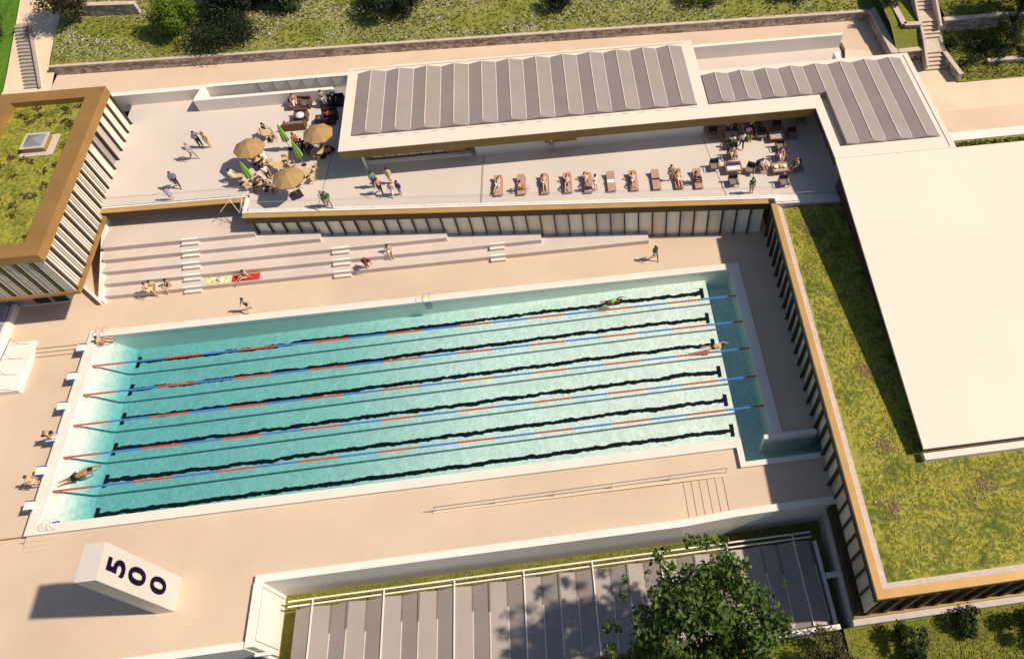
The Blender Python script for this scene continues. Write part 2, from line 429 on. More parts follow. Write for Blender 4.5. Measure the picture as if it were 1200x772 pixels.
k.hexa([(11.35, yf(11.35) - .25), (53.5, yf(53.5) - .25), (53.5, yf(53.5) + .158), (11.35, yf(11.35) + .158)], 3.32, 4.0)
k.hexa([(-.35, 24.45), (11.298, 24.2), (11.298, 24.598), (-.35, 24.818)], 3.3, 4.0)
k.build("fascia", DARKC, tb)  # face painted dark for its shade, unlike the sunlit gold top
k = MB()
k.hexa([(11.30, yf(11.3) - .28), (53.45, yf(53.45) - .28), (53.45, yf(53.45) + .155), (11.30, yf(11.3) + .155)], 4.003, 4.06)
k.hexa([(-.35, 24.42), (11.296, 24.17), (11.296, 24.595), (-.35, 24.815)], 4.003, 4.06)
k.build("fascia_cap", GOLD, tb)  # gold colour stands for sun on top of the same fascia
NB = 36; L0, L1 = 11.75, 53.35
for i in range(NB):
    xa = L0 + (L1 - L0) * i / NB; xb = L0 + (L1 - L0) * (i + 1) / NB
    k = MB(); k.hexa([(xa + .05, yf(xa) + .12), (xb - .05, yf(xb) + .12), (xb - .05, yf(xb) + .2), (xa + .05, yf(xa) + .2)], .1, 3.4)
    k.build("window", PANES[[0, 1, 0, 2, 3, 0, 1, 3, 2, 1, 0, 4, 3][(i * 7 + i // 5) % 13]], tb)
    k = MB(); k.hexa([(xa - .04, yf(xa) - .14), (xa + .04, yf(xa) - .14), (xa + .04, yf(xa) + .118), (xa - .04, yf(xa) + .118)], .1, 3.32)
    k.build("mullion", FINM, tb)
k = MB(); k.hexa([(11.4, yf(11.4) + .21), (53.3, yf(53.3) + .21), (53.3, yf(53.3) + 6), (11.4, yf(11.4) + 6)], .0, 3.45)
k.hexa([(11.4, 24), (11.72, 24), (11.72, 26.4), (11.4, 26.4)], 2.3, 3.45)
k.build("inner_wall", STEPM, tb)
k = MB(); k.box(-.4, 11.4, 25.95, 26.3, 2.3, 3.45); k.build("rear_wall", GREYGL, tb)
k = MB()
for i in range(8): k.box(.6 + 1.4 * i, .66 + 1.4 * i, 25.86, 25.94, 2.36, 3.4)
k.build("glazing_bar", DARKC, tb)
k = MB()
for p, q in [((18.55, 36), (17.2, 22.3)), ((30.62, 26.9), (30.35, 21.35)), ((49.4, 26.9), (50.2, 19.35))]:
    k.bar((p[0], p[1], TZ + .003), (q[0], q[1], TZ + .003), .05, .008)
k.hexa([(-.4, 25.95), (11.6, 25.7), (11.6, 25.72), (-.4, 25.97)], TZ + .001, TZ + .005)
k.hexa([(11.6, yf(11.6) + 1.5), (54.0, yf(54) + 1.5), (54.0, yf(54) + 1.52), (11.6, yf(11.6) + 1.52)], TZ + .001, TZ + .005)
k.build("floor_joint", JOINT, tb)
k = MB(); k.bar((30.36, 21.5, TZ + .02), (30.6, 26.4, TZ + .02), .16, .05); k.build("drain_channel", mat("drain_grey", (.42, .38, .35), .7), tb)
# glass balustrade along the terrace edge
gr = thing("glass_railing", "clear glass balustrade panels lining the edge of the sun terrace", "railing", (32, 21, TZ))
def rail_run(a, b, n):
    for i in range(n):
        p = Vector(a).lerp(Vector(b), (i + .02) / n); q = Vector(a).lerp(Vector(b), (i + .98) / n)
        k = MB(); k.bar((p.x, p.y, 4.66), (q.x, q.y, 4.66), .018, .98); k.build("pane", GLASS, gr)
    k = MB(); k.bar((a[0], a[1], 5.17), (b[0], b[1], 5.17), .018, .018)
    for i in range(n + 1):
        p = Vector(a).lerp(Vector(b), i / n); k.bar((p.x, p.y, 4.16), (p.x, p.y, 4.4), .02, .02)
    k.build("handrail", mat("satin_rail", (.62, .57, .52), .4, metal=.2), gr)
rail_run((11.75, yf(11.75) + .36, 0), (53.9, yf(53.9) + .36, 0), 30)
rail_run((-.2, 24.95, 0), (11.35, 24.74, 0), 9)
rail_run((11.45, 24.6, 0), (11.45, yf(11.5) + .4, 0), 1)
rail_run((54.2, 18.3, 0), (59.2, 18.1, 0), 4)
# slender white tensile frame hung in the corner of the terrace step
k = MB()
pts = [(9.2, 23.75, 3.6), (10.3, 24.1, 4.5), (10.8, 23.4, 3.6), (11.3, 24.0, 4.7), (11.0, 23.1, 3.4), (12.0, 23.2, 4.5), (11.35, 22.7, 3.5)]
k.tube(pts, .03, 6)
tag(k.build("wire_sculpture", WHITE), "thin zigzag of white tubes at the corner where the terrace edge steps back", "sculpture")

# ================================================================== UPPER PAVILION (folded solar roofs)
pv = thing("roof_pavilion", "white edged pavilion with a folded grey roof along the back of the terrace", "pavilion", (40, 31, TZ))
ZC = 7.1
k = MB()
def frame_rect(x0, x1, y0, y1, ix0, ix1, iy0, iy1, z0, z1):
    k.box(x0, x1, y0, iy0, z0, z1); k.box(x0, x1, iy1, y1, z0, z1)
    k.box(x0, ix0, iy0, iy1, z0, z1); k.box(ix1, x1, iy0, iy1, z0, z1)
frame_rect(19.6, 49.85, 25.6, 35.9, 20.45, 48.9, 27.25, 35.15, 6.95, ZC)
k.build("roof_border", WHITE2, pv)
k = MB()
k.box(49.852, 58.66, 25.6, 27.2, 6.95, ZC); k.box(58.66, 59.4, 19.65, 27.2, 6.95, ZC)
k.box(59.4, 68.6, 19.65, 20.95, 6.95, ZC); k.box(67.75, 68.6, 20.95, 31.6, 6.95, ZC); k.box(49.852, 67.75, 31.0, 31.6, 6.95, ZC)
k.build("roof_border", WHITE2, pv)
SEAM = mat("seam_grey", (.36, .32, .29), .7)
box1("roof_seam", (68.1, 68.16, 19.8, 31.4, ZC + .001, ZC + .03), SEAM, pv); box1("roof_seam", (20, 49, 35.55, 35.6, ZC + .001, ZC + .025), SEAM, pv)
for i in range(20): box1("vent_slot", (21.2 + 1.42 * i, 21.75 + 1.42 * i, 26.98, 27.04, ZC + .001, ZC + .012), SEAM, pv)
def folded(x0, n, w, ylo, yhi, zb, amp, parent, name="roof_panel", ylos=None):
    for i in range(n):
        xa = x0 + w * i; xb = xa + w; za, zz = (zb, zb + amp) if i % 2 == 0 else (zb + amp, zb)
        yl = ylos(i) if ylos else ylo
        k = MB()
        k.mesh([(xa, yl, za), (xb, yl, zz), (xb, yhi, zz), (xa, yhi, za), (xa, yl, zb - .3), (xb, yl, zb - .3), (xb, yhi, zb - .3), (xa, yhi, zb - .3)],
               [(0, 1, 2, 3), (7, 6, 5, 4), (0, 4, 5, 1), (3, 2, 6, 7), (0, 3, 7, 4), (1, 5, 6, 2)])
        pn = k.build(name, PANEL, parent)
        k = MB(); zt = zz
        k.bar((xb, yl + .25, zt + .012), (xb, yhi, zt + .012), .07, .03)
        k.build("ridge", RIDGE, pn)
folded(20.5, 24, (48.85 - 20.5) / 24, 27.3, 35.1, 7.12, .25, pv)
nr = 16; wr = (67.7 - 49.95) / nr
folded(49.95, nr, wr, 27.25, 30.95, 7.11, .24, pv, ylos=lambda i: 27.25 if 49.95 + wr * (i + .5) < 59.42 else 21.0)
k = MB(); k.box(19.58, 58.64, 25.55, 25.597, 6.32, 7.085); k.box(19.62, 58.62, 25.60, 25.75, 6.32, 6.948); k.build("fascia", OLIVE, pv)
k = MB(); k.box(58.70, 58.8, 19.7, 25.62, 6.3, 6.947); k.box(19.66, 19.75, 25.76, 35.8, 6.4, 6.948); k.build("side_fascia", DARKC, pv)
k = MB(); k.box(19.9, 58.6, 25.76, 26.9, 6.75, 6.9); k.box(19.9, 50, 26.9, 35.6, 6.6, 6.7); k.box(50, 67.6, 26.9, 31.3, 6.6, 6.7); k.box(58.9, 67.6, 20, 26.9, 6.6, 6.7); k.build("soffit", WHITE, pv)
k = MB(); k.box(30.0, 49.6, 27.05, 27.35, TZ, 6.72); k.box(20.6, 30.0, 29.5, 29.7, TZ, 6.6); k.box(49.61, 60.5, 30.9, 31.1, TZ, 6.6); k.box(60.3, 60.5, 19.7, 30.9, TZ, 6.6); k.box(20.4, 20.6, 29, 35, TZ, 6.6)
k.build("rear_wall", WHITE, pv)
k = MB(); k.box(20.7, 29.6, 27.0, 27.32, TZ + .002, TZ + .22); k.box(30.0, 49.6, 26.93, 27.04, TZ + .002, TZ + .1); k.build("kerb", WHITE, pv)
for i in range(7):
    x = 21.3 + 1.02 * i
    k = MB(); k.box(x + .04, x + .98, 27.5, 27.54, TZ + .3, 6.4); w = k.build("window", PANES[0], pv)
    k = MB(); k.box(x - .04, x + .04, 27.44, 27.6, TZ, 6.5); k.box(x + .04, x + .98, 27.45, 27.58, TZ + .2, TZ + .3); k.build("frame", mat("grey_frame", (.16, .135, .12), .5), w)
for xa, xb in ((27.75, 29.3), (35.9, 38.6)):
    box1("wooden_shutter", (xa, xb, 26.7, 26.9, 5.0, 6.4), TEAK, pv)
for x in (20.9,): box1("column", (x - .1, x + .1, 26.55, 26.75, TZ, 6.72), WHITE, pv)

# ================================================================== POOL HALL (right)
ph = thing("pool_hall", "large hall with a sloping plain white roof rising out of a planted green roof", "building", (62, 5, 0))
def fx(y): return 53.58 + (y - 18.5) * .0285            # outer edge of the west fascia
def hz(y): return 4.8 + (y + 4.15) * (7.05 - 4.8) / 23.8
k = MB()
k.prism([(58.25, -4.15), (100, -4.15), (100, 19.648), (58.66, 19.648)], lambda x, y: hz(y) - .16, lambda x, y: hz(y)); k.build("hall_roof", WHITE2, ph)
k = MB()
k.prism([(58.85, -3.7), (100, -3.7), (100, 19.3), (59.25, 19.3)], 3.3, lambda x, y: hz(y) - .17); k.build("hall_wall", DARKC, ph)
k = MB(); k.box(58.3, 100, -4.75, -4.155, 3.85, 4.42); k.build("upstand", WHITE2, ph)
k = MB(); k.box(58.33, 100, -4.30, -4.16, 4.422, 4.45); k.build("upstand_gap", DARKC, ph)
# green roof
k = MB()
k.prism([(fx(17.6) + .85, 17.75), (59.3, 17.85), (59.2, 0), (100, 0), (100, -11.75), (fx(-11.6) + .85, -11.75)], 3.3, 3.95)
k.build("green_roof", SEDUM, ph)
GRAVEL = mat("pale_gravel", (.56, .47, .40), .9, .15, 5, .3)
k = MB()
k.hexa([(fx(18.2) + .45, 18.2), (fx(-12.1) + .45, -12.1), (fx(-11.6) + .85, -11.75), (fx(17.6) + .85, 17.75)], 3.3, 4.06)
k.hexa([(fx(-12.1) + .45, -12.1), (100, -12.1), (100, -11.75), (fx(-11.6) + .85, -11.75)], 3.3, 4.06)
k.build("gravel_strip", GRAVEL, ph)
k = MB()
k.hexa([(fx(18.2), 18.2), (fx(-12.62), -12.62), (fx(-12.1) + .448, -12.1), (fx(18.2) + .448, 18.2)], 3.9, 4.2)
k.hexa([(fx(-12.62), -12.62), (100, -12.62), (100, -12.102), (fx(-12.1) + .448, -12.102)], 3.9, 4.2)
k.build("parapet", GOLD, ph)
k = MB()
k.hexa([(fx(18.2) + .02, 18.2), (fx(-12.6) + .02, -12.6), (fx(-12.6) + .4, -12.3), (fx(18.2) + .4, 18.2)], 3.34, 3.898)
k.hexa([(fx(-12.6) + .02, -12.6), (100, -12.6), (100, -12.2), (fx(-12.6) + .4, -12.2)], 3.32, 3.898)
k.build("fascia", DARKC, ph)
NF = 29
for i in range(NF):
    y = 18.2 - 1.062 * i; x = fx(y) - .08
    if y > -3.9 or i % 1 == 0:
        inpit = y < -4.6
        k = MB(); d = .42 if not inpit else .18
        k.box(x + .2 if inpit else x + .08, x + .37, y - .045, y + .045, -.02 if inpit else .1, 3.32); k.build("fin", FINM, ph)
    yb = y - 1.062
    k = MB(); k.hexa([(fx(y) + .30, y - .04), (fx(yb) + .30, yb + .04), (fx(yb) + .38, yb + .04), (fx(y) + .38, y - .04)], .1, 3.32)
    k.build("window", PANES[(i * 3 + 1) % 5] if i > 20 else PANES[(2, 1, 3)[i % 3]], ph)
k = MB(); k.hexa([(fx(18) + .52, 18.0), (fx(-12.4) + .52, -12.3), (100, -12.0), (100, 0), (fx(18) + 5, 18)], 0, 3.29); k.build("inner_wall", DARKC, ph)
k = MB(); k.hexa([(fx(-5.2) - .18, -5.2), (fx(-12.5) - .18, -12.55), (fx(-12.5) + .5, -12.35), (fx(-5.2) + .5, -5.2)], -.75, -.02); k.build("sill_beam", DARKC, ph)
k = MB(); k.hexa([(fx(-5.2) - .28, -5.25), (fx(-12.5) - .28, -12.7), (fx(-12.5) + .5, -12.5), (fx(-5.2) + .5, -5.25)], -3.5, -.752); k.hexa([(fx(-12.5) - .28, -13.1), (100, -13.1), (100, -12.3), (fx(-12.5) - .2, -12.3)], -3.5, -.85); k.build("plinth", mat("grey_plinth", (.50, .47, .45), .8), ph)
k = MB(); k.box(fx(-12.5) - .2, 100, -12.72, -12.3, -.848, -.6); k.build("ledge", COPPER, ph)
for i in range(28):
    x = 53.2 + 1.12 * i
    k = MB(); k.box(x, x + .3, -12.62, -12.16, -.6, 3.32); k.build("south_fin", FINM, ph)
k = MB(); k.box(53.2, 100, -12.3, -12.2, -.6, 3.32); k.build("south_glazing", GREYGL, ph)

# ================================================================== COPPER BOX BUILDING (left)
lb = thing("copper_building", "raised building with copper roof edge, planted roof and vertical cream louvres", "building", (-4, 26, .1))
ZR = 8.05
k = MB(); X0, X1, Y0, Y1 = -8.4, .05, 16.9, 35.0
k.box(X0, X1, Y0, Y0 + 1.25, 7.3, ZR); k.box(X0, X1, Y1 - 1.2, Y1, 7.3, ZR)
k.box(X0, X0 + 1.3, Y0 + 1.25, Y1 - 1.2, 7.3, ZR); k.box(X1 - 1.3, X1, Y0 + 1.25, Y1 - 1.2, 7.3, ZR)
k.build("roof_edge", COPPER, lb)
k = MB(); k.box(X0 + 1.28, X1 - 1.28, Y0 + 1.23, Y1 - 1.18, 7.2, 7.55); k.build("green_roof", SEDUM, lb)
k = MB(); k.box(X0 + .45, X1 - .42, Y0 + .42, Y1 - .3, 3.7, 7.25); k.build("wall", mat("olive_wall", (.30, .25, .12), .7), lb)
k = MB(); k.box(X0 + .1, X1 + .1, Y0 - .05, Y1 - 8.9, 3.45, 3.72); k.build("floor_edge", COPPER, lb)
# east louvres: dark fins with slim cream slats between, one wide window bay
ny = 16; dy = (Y1 - .2 - Y0 - .2) / ny
for i in range(ny + 1):
    y = Y1 - .15 - dy * i
    box1("fin", (X1 - .42, X1 - .02, y - .07, y + .07, 3.72, 7.3), FINM, lb)
    if i == ny: break
    if i == 4:
        box1("window", (X1 - .40, X1 - .3, y - dy + .07, y - .07, 3.74, 7.28), GREYGL, lb)
        continue
    if i < 6: box1("louvre", (X1 - .40, X1 - .22, y - dy + .33, y - .07, 3.72, 7.29), LOUV if i != 3 else LOUV2, lb)
    else:
        for j in range(3):
            yy = y - .12 - .26 * j
            box1("louvre", (X1 - .40, X1 - .14, yy - .17, yy, 3.72, 7.29), (LOUV, LOUV2, LOUV)[j] if i % 3 else LOUV, lb)
nx = 7; dx = (X1 - X0 - .4) / nx
for i in range(nx):
    x = X1 - .12 - dx * i
    for j in range(4):
        xx = x - .03 - .19 * j
        box1("louvre", (xx - .13, xx, Y0 + .08, Y0 + .40, 3.72, 7.29), LOUV if (i == 0 or j % 2) else LOUV2, lb)
    box1("fin", (x - dx + .10, x - dx + .22, Y0 + .12, Y0 + .42, 3.72, 7.29), mat("olive_fin", (.16, .14, .03), .6), lb)
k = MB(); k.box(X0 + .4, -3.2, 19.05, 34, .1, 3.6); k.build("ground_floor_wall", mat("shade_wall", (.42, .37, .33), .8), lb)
for x in (-4.35, -5.75): box1("door", (x, x + 1.05, 18.98, 19.04, .12, 2.6), DARKGLASS, lb)
k = MB(); k.box(X0, -3.15, 18.9, 19.04, .105, .2); k.build("threshold", WHITE, lb)
box1("column", (-.75, -.45, 25.5, 25.9, .1, 3.5), WHITE, lb)
k = MB(); k.box(-7.0, -5.9, 18.92, 18.98, 1.9, 2.5); k.build("door_panel", WHITE, lb)
sl = thing("roof_skylight", "small pyramid skylight with a copper kerb on the planted roof of the copper building", "skylight", (-3.8, 29.0, 7.55))
k = MB(); k.box(-4.65, -2.95, 28.15, 29.85, 7.552, 7.95); k.build("kerb", COPPER, sl)
k = MB(); k.box(-4.7, -2.9, 28.1, 29.9, 7.952, 8.02); k.build("frame", mat("skylight_frame", (.50, .46, .43), .6), sl)
k = MB(); k.mesh([(-4.5, 28.3, 8.022), (-3.1, 28.3, 8.022), (-3.1, 29.7, 8.022), (-4.5, 29.7, 8.022), (-3.8, 29.0, 8.3)], [(0, 1, 4), (1, 2, 4), (2, 3, 4), (3, 0, 4), (3, 2, 1, 0)]); k.build("glass_pyramid", mat("skylight_glass", (.24, .24, .26), .2, spec=.5), sl)
tag(box1("paving_slab", (-4.9, -2.4, 27.75, 30.1, 7.551, 7.57), GRAVEL), "pale paving around the skylight on the left planted roof", "paving")

# ================================================================== PIT WITH THE LOWER SOLAR ROOF
pw = thing("retaining_wall", "white retaining wall with a broad coping round the sunken court", "wall", (30, -5.5, -3.3))
k = MB()
k.box(14.9, 42.6, -5.75, -5.25, -3.4, .40)
k.hexa([(42.6, -5.75), (46.2, -5.55), (46.2, -5.05), (42.6, -5.25)], -3.4, .40)
k.hexa([(46.2, -5.55), (53.2, -5.45), (53.2, -5.0), (46.2, -5.05)], -3.4, .40)
k.build("north_wall", WHITE, pw)
k = MB(); k.box(14.85, 15.4, -9.6, -5.752, -3.4, .40); k.build("west_wall", WHITE, pw)
k = MB(); k.box(15.402, 15.41, -9.25, -9.2, -3.2, .28); k.box(15.402, 15.41, -6.05, -6.0, -3.2, .28); k.box(15.402, 15.41, -9.2, -6.05, .235, .275); k.build("panel_joint", JOINT, pw)
k = MB(); k.box(-40, 14.848, -9.65, -9.205, -3.4, .30); k.build("south_wall", WHITE, pw)
k = MB(); k.box(14.9, 53.3, -40, -5.2, -3.38, -3.3); struct("court_lawn", k, GRASS)
so = thing("solar_building", "low building in the sunken court with a folded grey solar roof and white gutters", "building", (34, -10, -3.3))
ns = 30; ws = (51.3 - 16.7) / ns
folded(16.7, ns, ws, -12.6, -7.1, -2.05, .28, so)
k = MB(); k.box(16.5, 51.5, -12.75, -7.0, -3.32, -2.36); k.build("wall", COPPER, so)
k = MB(); k.box(16.2, 51.5, -6.62, -6.52, -1.95, -1.85); k.box(16.2, 51.5, -6.95, -6.85, -1.95, -1.85); k.build("gutter", WHITE, so)
for i in list(range(0, 30, 4)):
    x = 16.7 + ws * (i + 1.0); box1("beam", (x - .04, x + .04, -12.6, -6.63, -1.76, -1.70), WHITE, so)
k = MB(); k.box(47.2, 51.75, -13.05, -12.75, -3.4, -1.5); k.box(51.52, 51.75, -12.75, -7.2, -3.3, -1.85); k.build("parapet", WHITE, so)
for i in range(30):
    if i % 4 == 0: continue
    x = 16.7 + ws * (i + 1); L = 1.6 + .5 * random.random()
    zt = -1.765 if i % 2 == 0 else -2.045
    box1("gap", (x - .07, x + .05, -7.12 - L, -7.1, zt, zt + .03), JOINT, so)
k = MB(); k.box(14.9, 16.0, -9.9, -9.7, -1.2, -1.0); k.box(15.2, 15.35, -9.9, -9.7, -3.3, -1.2); k.build("brace", WHITE, so)
dk = thing("lower_roof", "dark flat roof with a pale rail below the deck wall at the bottom edge", "roof", (6, -12, -3.3))
k = MB(); k.box(-40, 14.6, -22, -9.9, -3.3, -2.2); k.build("roof_sheet", mat("dark_roof", (.05, .048, .05), .6), dk)
k = MB(); k.bar((2, -10.6, -2.1), (14.4, -10.3, -2.1), .12, .12); k.build("rail", WHITE, dk)
box1("kerb_block", (51.8, 52.85, -9.8, -9.45, -1.9, -1.6), WHITE, so)

# ================================================================== BACK WALLS AND PATHS
k = MB(); k.box(-7.55, 19.3, 37.95, 41.3, 3.4, 5.0); k.box(19.3, 68.2, 36.6, 41.3, 3.4, 5.0); k.box(64.6, 68.2, 31.7, 36.6, 3.4, 5.0)
struct("upper_path", k, PATHM)
k = MB(); k.prism([(63.5, 31.7), (68.1, 31.7), (68.1, 34.5), (64.6, 35.6)], 4.9, 5.006); struct("cream_path", k, CREAM)
bw = thing("terrace_back_wall", "low white wall closing the back of the terrace beside the copper building", "wall", (2, 37.5, TZ))
k = MB(); k.box(-3, 6.0, 37.402, 37.95, TZ - .6, 5.2); k.build("wall", WHITE, bw)
rw = thing("ramp_wall", "long white parapet walls enclosing a sunken ramp behind the terrace", "wall", (12, 36.6, TZ))
k = MB(); k.box(6.0, 19.5, 37.5, 37.95, 3.4, 5.25); k.box(5.6, 17.6, 35.75, 36.1, TZ - .6, 5.25); k.hexa([(5.6, 36.1), (5.95, 36.1), (6.3, 37.5), (5.9, 37.5)], TZ - .6, 5.25); k.build("wall", WHITE, rw)
k = MB(); k.box(6.3, 19.4, 36.1, 37.5, TZ - .3, TZ + .06); k.build("ramp_floor", GREYGL, rw)
k = MB()
for i in range(7): k.box(10.8 + 1.3 * i, 10.84 + 1.3 * i, 37.44, 37.5, TZ, 5.3)
k.bar((7, 37.4, 5.3), (19, 37.4, 5.3), .05, .05); k.build("railing", METAL, rw)
r2 = thing("parapet_wall", "tall white parapet standing behind the right roof beside the upper path", "wall", (57, 37, 5))
k = MB(); k.box(49.9, 64.3, 36.25, 36.6, TZ, 6.05); k.box(63.1, 63.6, 33.6, 34.6, TZ, 5.5); k.build("wall", WHITE, r2)
k = MB(); k.box(50.0, 64.3, 31.62, 36.25, 3.5, TZ + .6); k.build("ramp_floor", TERR, r2)
sw = thing("stone_wall", "long rubble stone retaining wall with a pale cap below the flowering slope", "wall", (30, 41, 5))
k = MB(); k.hexa([(-7.6, 41.3), (68.0, 39.6), (68.5, 40.1), (-7.7, 41.7)], 4.6, 5.85); k.hexa([(67.9, 39.62), (68.5, 40.1), (68.6, 33.1), (68.0, 33.1)], 4.6, 6.0); k.build("wall", STONE, sw)
k = MB(); k.hexa([(-7.65, 41.27), (68.0, 39.57), (68.2, 39.84), (-7.72, 41.55)], 5.852, 5.93); k.hexa([(67.87, 39.5), (68.57, 40.14), (68.65, 33.05), (67.95, 33.05)], 6.0, 6.08); k.build("cap", STONECAP, sw)

# meadow slope behind, with the left lawn
def hill(x, y): return 5.80 + .22 * (y - 41.5) + .18 * mnoise.noise((x * .2, y * .25, 1.5))
def grid_sheet(x0, x1, y0f, y1, nx, ny, zf):
    k = MB(); vs_ = []; fs = []
    for i in range(nx + 1):
        x = x0 + (x1 - x0) * i / nx; ya = y0f(x) if callable(y0f) else y0f
        for j in range(ny + 1):
            y = ya + (y1 - ya) * j / ny; vs_.append((x, y, zf(x, y)))
    for i in range(nx):
        for j in range(ny):
            a = i * (ny + 1) + j; fs.append((a, a + ny + 1, a + ny + 2, a + 1))
    k.mesh(vs_, fs); return k
k = grid_sheet(-7.7, 69.7, lambda x: 41.54 - .0225 * (x + 7.7), 110, 90, 40, hill); struct("meadow_slope", k, MEADOW)
def lhill(x, y): return 5.0 + .25 * (y - 40)
k = grid_sheet(-11.7, -7.56, 28, 75, 4, 24, lambda x, y: lhill(x, max(y, 40)) if y > 40 else 5.0); struct("left_path", k, CREAM)
k = grid_sheet(-60, -11.5, -30, 80, 30, 30, lambda x, y: (lhill(x, y) if y > 40 else 5 - .12 * (40 - y)) - .5 - .25 * max(0, -12.6 - x) * .4); struct("left_lawn", k, mottle_mat("bright_lawn", [(.05, .11, .012), (.09, .19, .02), (.14, .24, .03)], .3))
st = thing("hillside_stairs", "narrow grey outdoor stairs climbing beside the pale path at upper left", "stairs", (-9.5, 43, 5))
k = MB()
for i in range(18):
    y = 39.7 + .39 * i; z = lhill(0, y); x = -9.05 - .105 * i
    k.box(x - .85, x + .55, y, y + .39 if i < 17 else y + 6, z - .3, z + .16)
k.build("tread", mat("grey_tread", (.40, .345, .32), .8), st)
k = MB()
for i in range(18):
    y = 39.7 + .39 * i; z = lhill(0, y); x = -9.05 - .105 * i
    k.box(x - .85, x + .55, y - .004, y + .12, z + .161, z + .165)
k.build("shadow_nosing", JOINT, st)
k = MB(); k.bar((-8.45, 39.6, 5.0), (-10.3, 46.6, 6.85), .12, .5); k.build("cheek_wall", mat("grey_cheek", (.34, .29, .265), .8), st)

# right garden terraces
k = MB(); k.box(68.2, 110, 20.5, 34, 4.3, 5.0); struct("garden_road", k, CREAM)
k = MB(); k.hexa([(68.7, 23.4), (110, 23.6), (110, 26.6), (68.7, 26.0)], 4.9, 5.006); struct("road_band", k, PATHM)
k = MB(); k.hexa([(68.7, 22.3), (110, 22.5), (110, 23.4), (68.7, 23.3)], 4.9, 5.12); tag(k.build("kerb", WHITE), kind="structure")
k = MB(); k.hexa([(68.62, 20.2), (110, 20.4), (110, 22.48), (68.62, 22.28)], 4.9, 5.03); struct("planting_bed", k, MEADOW)
def slope2(x, y): return 5.05 + .13 * (y - 29.5) + .1 * mnoise.noise((x * .4, y * .4, 7))
k = grid_sheet(73.3, 112, 29.55, 35.8, 30, 10, slope2); struct("garden_slope", k, GRASS)
k = grid_sheet(73.9, 112, 36.2, 70, 30, 12, lambda x, y: 6.95 + .1 * (y - 36)); struct("upper_lawn", k, GRASS)
k = grid_sheet(68.6, 71.3, 33.4, 60, 4, 10, lambda x, y: 6.0 if y < 36.0 else 6.9 + .05 * (y - 36)); struct("side_lawn", k, GRASS)
def stone_run(label, pts, z0, z1, w=.4):
    t = thing("garden_wall", label, "wall", (pts[0][0], pts[0][1], z0))
    k = MB(); c = MB()
    for a, b in zip(pts, pts[1:]):
        k.bar((a[0], a[1], (z0 + z1) / 2), (b[0], b[1], (z0 + z1) / 2), w, z1 - z0); c.bar((a[0], a[1], z1 + .05), (b[0], b[1], z1 + .05), w + .12, .1)
    k.build("wall", STONE, t); c.build("cap", STONECAP, t)
stone_run("short rubble stone wall holding the lawn left of the garden stairs", [(68.7, 33.25), (71.0, 33.35)], 4.9, 6.0)
stone_run("rubble planter wall bending beside the garden stairs", [(69.7, 41), (69.75, 35.7), (71.3, 35.6)], 5.9, 7.0)
stone_run("long rubble stone wall behind the dark shrubs right of the garden stairs", [(73.6, 35.9), (112, 36.1)], 5.5, 7.0)
stone_run("short rubble stone wall on the flowering slope beside the olive tree", [(-5.4, 47.3), (-.4, 46.9)], 6.6, 7.9)
stone_run("short rubble stone wall on the flowering slope behind the bright bush", [(3.6, 47.6), (7.2, 47.4)], 6.7, 8.1)
stone_run("low stone edging among the shrubs on the right garden slope", [(76.6, 31.4), (90, 31.4)], 5.0, 5.62, .3)
stone_run("curved stone cheek wall on the right side of the garden stairs", [(73.4, 35.5), (73.0, 33.4), (73.2, 31.4), (73.4, 29.7)], 4.9, 5.75, .3)
gs = thing("garden_stairs", "pale stone garden stairs in three flights at upper right", "stairs", (72.2, 35, 5))
STA = mat("stair_stone", (.58, .47, .38), .85, .1, 2); RIS = mat("stair_riser", (.30, .235, .19), .85, .1, 2)
def flight(y0, z0, n, xs, xe):
    k = MB(); c = MB()
    for i in range(n):
        y = y0 + .36 * i; z = z0 + .17 * (i + 1); k.box(xs + .05 * i, xe + .05 * i, y, y + (.36 if i < n - 1 else 2.2), z0 - .5, z)
        c.box(xs + .05 * i + .05, xe + .05 * i - .05, y - .004, y + .0, z - .16, z - .035)
    k.build("flight", STA, gs); c.build("riser", RIS, gs)
flight(31.5, 5.0, 5, 71.0, 73.0); flight(34.9, 5.85, 5, 71.3, 73.3); flight(38.0, 6.7, 7, 71.6, 73.6)
k = MB(); k.bar((70.95, 31.5, 5.3), (71.2, 34.0, 6.2), .22, .8); k.bar((71.2, 34.0, 6.2), (71.4, 37.2, 7.0), .22, .8); k.bar((71.4, 37.2, 7.0), (71.7, 41.0, 8.2), .22, .8)
k.bar((73.3, 35.5, 6.4), (73.7, 41.0, 8.2), .22, .8); k.build("cheek_wall", STA, gs)

# lower right garden
k = grid_sheet(51.8, 120, -70, -13.12, 24, 20, lambda x, y: -1.2 - .02 * (-13 - y)); struct("garden_lawn", k, GRASS)
k = grid_sheet(14, 51.8, -70, -13.2, 12, 12, lambda x, y: -1.9 - .03 * (-13 - y)); struct("court_slope", k, GRASS)

